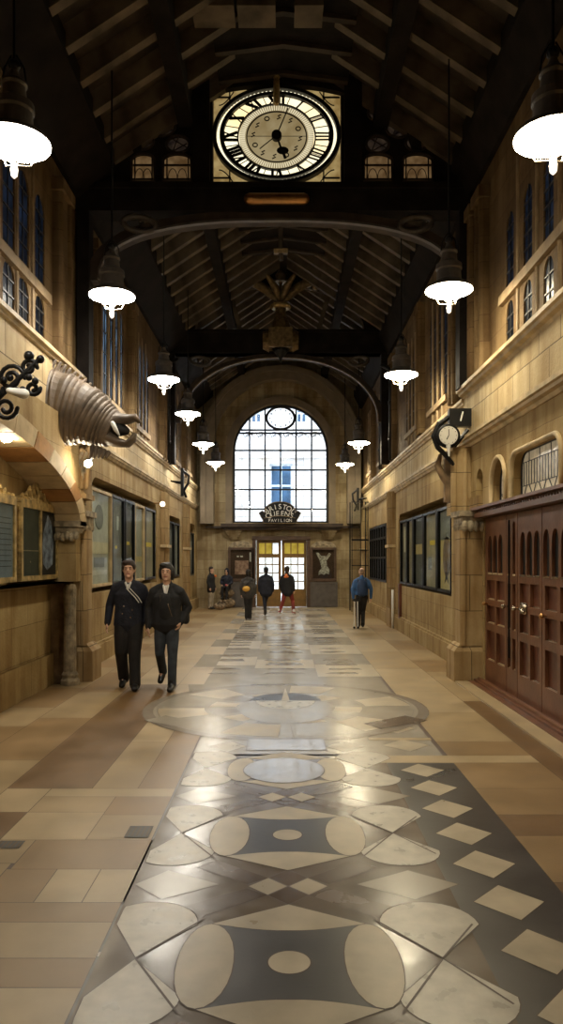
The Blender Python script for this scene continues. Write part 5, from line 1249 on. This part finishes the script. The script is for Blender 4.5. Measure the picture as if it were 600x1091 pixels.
# downpipes
for (x, y, za, zb, lab) in ((-2.98, 19.45, 4.2, 6.9, 'thick black downpipe on the left clerestory wall'), (2.70, 18.9, 4.2, 6.6, 'dark downpipe on the right clerestory wall by the shafts'), (2.70, 20.9, 4.2, 6.2, 'curved-top pipe beyond the right downpipe')):
    m = MB(); s = -1 if x < 0 else 1; m.tube([(x, y, za), (x, y, zb - .3), (x - s * .05, y, zb - .1), (x - s * .25, y, zb)], .05, 10)
    for z in (za + .5, za + 1.4): m.tube([(x, y, z), (x, y, z + .08)], .065, 10)
    tag(m.build('drain_pipe', M['iron'], smooth=True), lab, 'pipe')

# ------------------------------------------------------------------ people
def remesh(o, vox, sm=2):
    md = o.modifiers.new('r', 'REMESH'); md.mode = 'VOXEL'; md.voxel_size = vox; md.use_smooth_shade = True
    s = o.modifiers.new('s', 'SMOOTH'); s.factor = .6; s.iterations = sm
def seg(m, pts, rad, side=(1, 0, 0), n=14): m.tube(pts, rad, n, side=side, cap='round')
def person(name_lab, pos, face, H, J, W, near=False, acc=None):
    """J: joint positions (local, metres for a 1.75 m adult, facing -Y); W: clothes"""
    k = H / 1.75; root_loc = Vector(pos); ca, sa = cos(face), sin(face)
    def T(p): x, y, z = p[0] * k, p[1] * k, p[2] * k; return (root_loc.x + x * ca - y * sa, root_loc.y + x * sa + y * ca, root_loc.z + z)
    def tube(m, pts, rad, side=(1, 0, 0), n=14):
        rr = [(r * k if not hasattr(r, '__len__') else (r[0] * k, r[1] * k)) for r in rad]
        sd = (side[0] * ca - side[1] * sa, side[0] * sa + side[1] * ca, side[2]); m.tube([T(p) for p in pts], rr, n, side=sd, cap='round')
    def ball(m, c, r, n=14): 
        m2 = MB(); m2.ball((0, 0, 0), r, n, 10); m.add([T((c[0] + v[0], c[1] + v[1], c[2] + v[2])) for v in m2.v], m2.f)
    lean = J.get('lean', 0); hp = J['hip']; sh = 1.42
    hipc = (hp[0], hp[1], .94); chest = (hp[0], hp[1] + lean * .7, 1.28); neck = (hp[0], hp[1] + lean, 1.47); head = J.get('head', (hp[0], hp[1] + lean * 1.15 - .02, 1.61))
    vox = .012 if near else .02
    # body
    b = MB()
    tube(b, [(hipc[0], hipc[1], .90), (hipc[0], hipc[1], 1.05), chest, (neck[0], neck[1], 1.37)], [(.14, .10), (.125, .09), (.14, .10), (.09, .06)])
    tube(b, [(neck[0], neck[1], 1.40), (head[0], head[1] + .01, 1.54)], [.058, .052])
    hx, hy, hz = head
    ball(b, (hx, hy + .01, hz + .025), (.082, .098, .104)); ball(b, (hx, hy - .025, hz - .045), (.062, .066, .074))
    if J.get('backward') is None: 
        tube(b, [(hx, hy - .085, hz + .02), (hx, hy - .105, hz - .015)], [.010, .016]); ball(b, (hx, hy - .075, hz - .092), (.024, .022, .02)); ball(b, (hx, hy - .07, hz + .035), (.05, .026, .012))
    for sgn in (-1, 1): ball(b, (hx + sgn * .077, hy + .01, hz), (.012, .022, .032))
    for side in ('L', 'R'):
        kn, an = J['knee' + side], J['ankle' + side]; sx = -.085 if side == 'L' else .085
        tube(b, [(hipc[0] + sx, hipc[1], .90), kn, an], [.08, .052, .038])
        toe = J.get('toe' + side, (an[0], an[1] - .15, an[2] - .04)); tube(b, [an, ((an[0] + toe[0]) / 2, (an[1] + toe[1]) / 2, an[2] - .03), toe], [.036, .028, .02])
        el, wr_ = J['elbow' + side], J['wrist' + side]; sx = -.175 if side == 'L' else .175
        tube(b, [(chest[0] + sx * .6, neck[1], 1.35), (neck[0] + sx, neck[1], 1.345), el, wr_], [.045, .048, .04, .026])
        # hand: palm, four fingers, thumb
        d = (Vector(wr_) - Vector(el)).normalized(); q = Vector((0, 1, 0)); w = q - d * q.dot(d); w.normalize(); nn = d.cross(w) * (1 if side == 'L' else -1)
        W0 = Vector(wr_); tube(b, [W0 + d * .01, W0 + d * .085], [(.036, .016), (.040, .017)], side=tuple(w))
        for i in range(4):
            o = w * (-.028 + .0187 * i); ln = (.062, .072, .068, .052)[i]; s0 = W0 + d * .08 + o
            tube(b, [s0, s0 + d * ln * .5 + nn * .006, s0 + d * ln * .85 + nn * .024], [.0088, .0082, .007], n=8)
        s0 = W0 + d * .03 - w * .034; tube(b, [s0, s0 + d * .03 - w * .02 + nn * .01, s0 + d * .055 - w * .022 + nn * .022], [.012, .0105, .009], n=8)
    body = b.build('person', M['skin'], None, smooth=True, loc=root_loc); tag(body, name_lab, 'person'); remesh(body, .0085 * k if near else .013 * k, 1)
    # face details
    if J.get('backward') is None:
        m = MB()
        for sgn in (-1, 1): ball(m, (hx + sgn * .030, hy - .078, hz + .012), (.009, .006, .005), 10)
        m.build('eyes', M['eyew'], body, smooth=True)
        m = MB()
        for sgn in (-1, 1): ball(m, (hx + sgn * .030, hy - .085, hz + .012), (.0065, .004, .006), 8); tube(m, [(hx + sgn * .016, hy - .088, hz + .034), (hx + sgn * .045, hy - .08, hz + .036)], [.005, .004], n=6)
        m.build('eyebrows', M['hairk'], body, smooth=True)
        m = MB(); tube(m, [(hx - .024, hy - .082, hz - .052), (hx, hy - .090, hz - .055), (hx + .024, hy - .082, hz - .052)], [.005, .008, .005], n=8); m.build('lips', M['lip'], body, smooth=True)
    # hair
    m = MB()
    for (c, r) in W['hairshape']: ball(m, (hx + c[0], hy + c[1], hz + c[2]), r)
    h = m.build('hair', W['hair'], body, smooth=True); remesh(h, .009 * k if near else .014 * k, 1)
    # trousers
    m = MB(); tube(m, [(hipc[0], hipc[1], .88), (hipc[0], hipc[1], 1.0)], [(.155, .115), (.15, .11)])
    tk = W.get('tk', 1.0)
    for side in ('L', 'R'):
        kn, an = J['knee' + side], J['ankle' + side]; sx = -.08 if side == 'L' else .08
        tube(m, [(hipc[0] + sx, hipc[1], .90), tuple(Vector((hipc[0] + sx, hipc[1], .9)).lerp(Vector(kn), .5)), kn, tuple(Vector(kn).lerp(Vector(an), .5)), (an[0], an[1] + .005, an[2] - .005)], [.098 * tk, .09 * tk, .07 * tk, .064 * tk, .062 * tk])
    tr = m.build('trousers', W['trousers'], body, smooth=True); remesh(tr, vox * k)
    # shoes
    for side in ('L', 'R'):
        an = J['ankle' + side]; toe = J.get('toe' + side, (an[0], an[1] - .15, an[2] - .04)); m = MB()
        hl = (an[0], an[1] + .03, an[2] - .035) if 'toe' + side not in J else tuple(Vector(an) + (Vector(an) - Vector(toe)) * .15 + Vector((0, 0, -.03)))
        tube(m, [(an[0], an[1], an[2] + .08), (an[0], an[1], an[2]), hl], [.056, .056, .046]); tube(m, [hl, (an[0], an[1], an[2] - .01), tuple((Vector(an) + Vector(toe)) / 2 + Vector((0, 0, -.005))), toe], [(.046, .046), (.050, .052), (.050, .042), (.044, .032)])
        s_ = m.build('shoe', W.get('shoe', M['shoe']), body, smooth=True); remesh(s_, vox * k)
    # coat
    m = MB(); hem = W.get('hem', .80); cw = W.get('cw', 1.0)
    tube(m, [(hipc[0], hipc[1], hem + .06), (hipc[0], hipc[1], .95), (hipc[0], hipc[1] + lean * .2, 1.10), chest, (neck[0], neck[1], 1.37)], [(.190 * cw, .145), (.182 * cw, .142), (.172 * cw, .13), (.182 * cw, .135), (.13, .09)])
    for sg_ in (-1, 1): tube(m, [(neck[0], neck[1] + .01, 1.425), (neck[0] + sg_ * .09, neck[1] + .01, 1.405), (neck[0] + sg_ * .185, neck[1], 1.355)], [.058, .060, .060], side=(0, 1, 0))
    tube(m, [(neck[0], neck[1] + .015, 1.40), (neck[0], neck[1] + .02, 1.475)], [(.095, .080), (.068, .066)])
    for side in ('L', 'R'):
        el, wr_ = J['elbow' + side], J['wrist' + side]; sx = -.175 if side == 'L' else .175
        tube(m, [(chest[0] + sx * .7, neck[1], 1.36), (neck[0] + sx * 1.05, neck[1], 1.345), tuple(Vector((neck[0] + sx * 1.05, neck[1], 1.345)).lerp(Vector(el), .5)), el, tuple(Vector(el).lerp(Vector(wr_), .96))], [.06, .070, .066, .058, .046])
    ct = m.build('coat', W['coat'], body, smooth=True); remesh(ct, vox * k)
    if acc: acc(body, T, tube, ball, dict(hip=hipc, chest=chest, neck=neck, head=head))
    return body
short = [((0, .020, .055), (.092, .102, .092)), ((0, .05, -.01), (.088, .068, .085))]
# --- woman-ish walker left in navy double-breasted coat
JA = dict(hip=(0, 0), kneeL=(-.10, -.06, .50), ankleL=(-.09, .12, .12), toeL=(-.10, .00, .03), kneeR=(.085, -.10, .49), ankleR=(.10, -.16, .075), toeR=(.115, -.31, .032),
          elbowL=(-.27, .06, 1.12), wristL=(-.29, -.02, .88), elbowR=(.25, .05, 1.12), wristR=(.25, -.02, .90))
def accA(body, T, tube, ball, q):
    m = MB(); nx, ny = q['neck'][0], q['neck'][1]
    tube(m, [(nx - .035, ny - .085, 1.435), (nx, ny - .118, 1.35)], [.016, .010], n=8); tube(m, [(nx + .03, ny - .085, 1.435), (nx, ny - .118, 1.35)], [.016, .010], n=8); tube(m, [(nx, ny - .06, 1.40), (nx, ny - .112, 1.36)], [(.035, .02), (.018, .01)], n=10)
    m.build('shirt_collar', M['shirt'], body, smooth=True)
    m = MB()
    for o in (0, .045): tube(m, [(nx - .02 + o, ny - .118 + o * .1, 1.36), (nx + .10 + o, ny - .150, 1.24), (nx + .15 + o * .8, ny - .150, 1.17)], [(.006, .004)] * 3, n=6)
    m.build('white_strap', M['shirt'], body, smooth=True)
    m = MB()
    for z in (1.12, 1.02):
        for x in (-.05, .06): ball(m, (nx + x - (.02 if z < 1.1 else 0), ny - .142, z - (.05 if x > 0 else 0)), (.010, .005, .010), 8)
    m.build('buttons', M['chrome'], body, smooth=True)
person('person in a navy double-breasted coat and black trousers walking at left', (-2.04, 9.93, 0), 0.06, 1.70, JA,
       dict(hair=M['hairb'], hairshape=short + [((-.02, -.035, .095), (.07, .055, .04)), ((-.072, -.005, .04), (.026, .06, .05)), ((.072, -.005, .045), (.024, .06, .05))], trousers=M['blkt'], tk=1.22, coat=M['navy'], hem=.80, cw=1.12), True, accA)
JB = dict(hip=(0, 0), kneeL=(-.10, .0, .50), ankleL=(-.11, .26, .21), toeL=(-.13, .17, .08), kneeR=(.09, -.06, .49), ankleR=(.085, -.08, .075), toeR=(.085, -.23, .032),
          elbowL=(-.26, .03, 1.12), wristL=(-.25, -.03, .86), elbowR=(.29, .07, 1.13), wristR=(.20, -.02, .93))
def accB(body, T, tube, ball, q):
    m = MB(); nx, ny = q['neck'][0], q['neck'][1]
    tube(m, [(nx - .03, ny - .085, 1.435), (nx + .01, ny - .125, 1.28)], [.014, .012], n=8); tube(m, [(nx + .035, ny - .085, 1.435), (nx + .01, ny - .125, 1.30)], [.014, .012], n=8); tube(m, [(nx, ny - .06, 1.42), (nx + .005, ny - .12, 1.32)], [(.035, .02), (.02, .01)], n=10)
    m.build('shirt_collar', M['shirt'], body, smooth=True)
    m = MB(); tube(m, [(nx + .01, ny - .135, 1.26), (nx + .06, ny - .155, 1.14), (nx + .10, ny - .152, 1.02)], [(.004, .003)] * 3, n=6); tube(m, [(nx - .065, ny - .13, 1.30), (nx - .06, ny - .14, 1.22)], [(.003, .003)] * 2, n=6); m.build('zip', M['chrome'], body, smooth=True)
    m = MB(); tube(m, [(nx, ny - .06, 1.26), (nx, ny - .05, 1.02)], [(.10, .10), (.11, .11)]); g = m.build('sweater', M['blk'], body, smooth=True)
    m = MB(); tube(m, [(nx + .235, ny + .08, 1.18), (nx + .245, ny + .08, .95)], [(.07, .05), (.08, .06)], side=(0, 1, 0)); g = m.build('shoulder_bag', M['blk'], body, smooth=True); remesh(g, .02)
person('person with black hair in an open black jacket and dark jeans', (-1.52, 9.80, 0), -0.05, 1.66, JB,
       dict(hair=M['hairk'], hairshape=short + [((-.082, .01, -.0), (.030, .06, .10)), ((.082, .01, -.01), (.030, .06, .10)), ((-.03, -.035, .10), (.065, .055, .04)), ((0, .05, -.06), (.08, .05, .07))], trousers=M['jean'], tk=.98, coat=M['blk'], hem=.84, cw=1.15), True, accB)
# --- far people (backs towards the camera: facing +Y means rotated by pi)
def stand(**kw):
    d = dict(hip=(0, 0), kneeL=(-.09, -.01, .49), ankleL=(-.09, .02, .08), kneeR=(.09, -.01, .49), ankleR=(.09, .02, .08), elbowL=(-.25, .03, 1.12), wristL=(-.24, -.05, .88), elbowR=(.25, .03, 1.12), wristR=(.24, -.05, .88)); d.update(kw); return d
def pack(bmat, y=.15, w=.15, extra=None):
    def f(body, T, tube, ball, q):
        m = MB(); nx, ny = q['neck'][0], q['neck'][1]; tube(m, [(nx, ny + y, 1.34), (nx, ny + y + .01, 1.18), (nx, ny + y, 1.0)], [(w * .8, .07), (w, .09), (w * .95, .08)]); g = m.build('backpack', bmat, body, smooth=True)
        m = MB()
        for s in (-1, 1): tube(m, [(nx + s * .09, ny + .12, 1.05), (nx + s * .11, ny + .07, 1.40), (nx + s * .11, ny - .05, 1.44), (nx + s * .12, ny - .16, 1.3)], [.016] * 4, n=6)
        m.build('strap', M['black'], g, smooth=True)
        if extra: extra(body, T, tube, ball, q, ny)
    return f
# right: man in blue walking away with poles
JR = dict(hip=(0, 0), kneeL=(-.05, -.12, .50), ankleL=(-.03, -.02, .10), kneeR=(.10, -.04, .49), ankleR=(.11, .10, .09), elbowL=(-.27, .02, 1.13), wristL=(-.27, -.06, .86), elbowR=(.27, .02, 1.12), wristR=(.24, -.04, .86))
X = lambda px, Y: (px - 302) * Y / 800
mr = person('person in a blue top and black trousers walking away at right', (X(385.5, 18.6), 18.6, 0), pi + .0, 1.50, dict(JR, backward=1), dict(hair=M['hairg'], hairshape=[((0, .02, .035), (.080, .094, .078)), ((0, .045, -.02), (.07, .055, .05))], trousers=M['blkt'], coat=M['blue'], hem=.92, cw=1.0), False, pack(M['dblue']))
t = empty('walking_poles', (X(379.5, 18.4), 18.4, 0), 'pair of white poles held low by the person in blue', 'poles')
for dx in (-.045, .045):
    m = MB(); m.tube([(X(379.5, 18.4) + dx, 18.4, .03), (X(379.5, 18.4) + dx * .8, 18.42, .70)], .014, 8); p = m.build('pole', M['white'], t); m = MB(); m.ball((X(379.5, 18.4) + dx, 18.4, .03), .03, 8, 6); m.build('tip', M['black'], p)
m = MB(); m.tube([(X(379.5, 18.4) - .05, 18.42, .70), (X(379.5, 18.4) + .05, 18.42, .70)], .035, 8, cap='round'); m.build('grip', M['black'], t, smooth=True)
# group before the doors
def accbag(body, T, tube, ball, q):
    m = MB(); nx, ny = q['neck'][0], q['neck'][1]; ball(m, (nx + .06, ny + .19, 1.08), (.13, .08, .10)); g = m.build('yellow_bag', M['yellow'], body, smooth=True)
    m = MB(); tube(m, [(nx - .14, ny + .05, 1.42), (nx + .0, ny + .16, 1.28), (nx + .14, ny + .14, 1.12)], [.02] * 3, n=6); m.build('strap', M['black'], g, smooth=True)
person('person in a charcoal coat with a yellow bag before the far doors', (X(264.5, 21.2), 21.2, 0), pi, 1.42, stand(kneeL=(-.07, -.01, .49), kneeR=(.06, .0, .49), ankleL=(-.06, .02, .08), ankleR=(.06, .02, .08), backward=1), dict(hair=M['hairk'], hairshape=short + [((0, .05, -.05), (.085, .06, .10))], trousers=M['blkt'], coat=M['char'], hem=.78, cw=1.15), False, accbag)
def accw(body, T, tube, ball, q):
    m = MB(); ball(m, (q['hip'][0] - .26, q['hip'][1] - .02, 1.02), (.03, .03, .05)); m.build('white_cuff', M['white'], body, smooth=True)
person('person in a wide navy coat walking out between the others', (X(283.5, 22.6), 22.6, 0), pi + .05, 1.48, stand(kneeL=(.02, -.10, .50), ankleL=(.03, -.02, .10), kneeR=(.06, .0, .49), ankleR=(.03, .16, .12), backward=1), dict(hair=M['hairk'], hairshape=short, trousers=M['navy'], tk=.85, coat=M['navy'], hem=.74, cw=1.25), False, accw)
def accor(body, T, tube, ball, q):
    m = MB(); nx, ny = q['neck'][0], q['neck'][1]; tube(m, [(nx, ny + .105, 1.36), (nx, ny + .06, 1.46)], [(.09, .03), (.04, .03)]); m.build('orange_hood', M['orange'], body, smooth=True)
person('person in black coat, orange hood and red trousers striding out', (X(306, 22.8), 22.8, 0), pi - .35, 1.50, stand(kneeL=(-.16, -.14, .52), ankleL=(-.26, .03, .10), kneeR=(.14, .04, .50), ankleR=(.24, .14, .12), backward=1), dict(hair=M['hairb'], hairshape=short, trousers=M['red'], coat=M['blk'], hem=.74, cw=1.15, shoe=M['white']), False, accor)
# two by the left wall
def accf(body, T, tube, ball, q):
    m = MB(); ball(m, (q['chest'][0] + .12, q['chest'][1] - .14, 1.36), (.07, .05, .05)); m.build('scarf', M['orange'], body, smooth=True)
person('person in a black coat and beige trousers standing by the left wall', (X(225, 25.6), 25.6, 0), 1.2, 1.46, stand(), dict(hair=M['hairb'], hairshape=short, trousers=M['beige'], coat=M['blk'], hem=.72, cw=1.3), False, accf)
def seat(body, T, tube, ball, q):
    m = MB(); ball(m, (q['chest'][0] + .03, q['chest'][1] - .15, 1.02), (.06, .05, .05)); m.build('pink_pouch', M['pink'], body, smooth=True)
js = dict(hip=(0, .0), kneeL=(-.10, -.34, .93), ankleL=(-.10, -.36, .50), kneeR=(.10, -.34, .93), ankleR=(.10, -.36, .50), elbowL=(-.24, -.04, 1.14), wristL=(-.14, -.26, 1.04), elbowR=(.24, -.04, 1.14), wristR=(.14, -.26, 1.04))
person('person in a dark blue hooded coat sitting on the canvas bags', (X(241.5, 25.9), 26.0, -.02), -.2, 1.42, js, dict(hair=M['navy'], hairshape=[((0, .02, .02), (.10, .11, .13)), ((0, .04, -.08), (.10, .08, .1))], trousers=M['blkt'], coat=M['navy'], hem=.86, cw=1.0), False, seat)
for (px, Y, z, r, lab) in ((241.5, 26.1, .0, (.30, .20, .19), 'large mottled canvas bag under the seated person'), (241.5, 26.15, .38, (.27, .18, .15), 'upper canvas bag the hooded person sits on'), (234.5, 25.45, 0, (.22, .13, .12), 'low canvas bag lying beside the stacked bags')):
    t = empty('canvas_bag', (X(px, Y), Y, z), lab, 'bag'); m = MB(); m.ball((X(px, Y), Y, z + r[2]), r, 18, 12); o = m.build('body', M['rucks'], t, smooth=True)
    m = MB(); m.tube([(X(px, Y) - .1, Y - r[1] * .7, z + r[2] * 1.7), (X(px, Y), Y - r[1] * .7, z + r[2] * 2.1), (X(px, Y) + .1, Y - r[1] * .7, z + r[2] * 1.7)], .012, 6); m.build('handle', M['blk'], t, smooth=True)

# ------------------------------------------------------------------ light
w = bpy.data.worlds.new('dusk'); SC.world = w; w.use_nodes = True; nt = w.node_tree
bg = nt.nodes['Background']; bg.inputs[0].default_value = (.74, .86, 1, 1); bg.inputs[1].default_value = 9.0
cam = bpy.data.cameras.new('camera'); co = bpy.data.objects.new('camera', cam); C.objects.link(co)
co.location = (0, 0, 1.7); co.rotation_euler = (pi / 2, 0, 0)
cam.sensor_fit = 'VERTICAL'; cam.sensor_height = 36; cam.lens = 800 / 1091 * 36; cam.shift_y = 50.5 / 1091; cam.shift_x = -2 / 1091
cam.clip_start = .05; cam.clip_end = 200
SC.camera = co
vs = SC.view_settings; vs.view_transform = 'Standard'; vs.look = 'None'; vs.gamma = 1; vs.use_curve_mapping = False; vs.exposure = 0.0
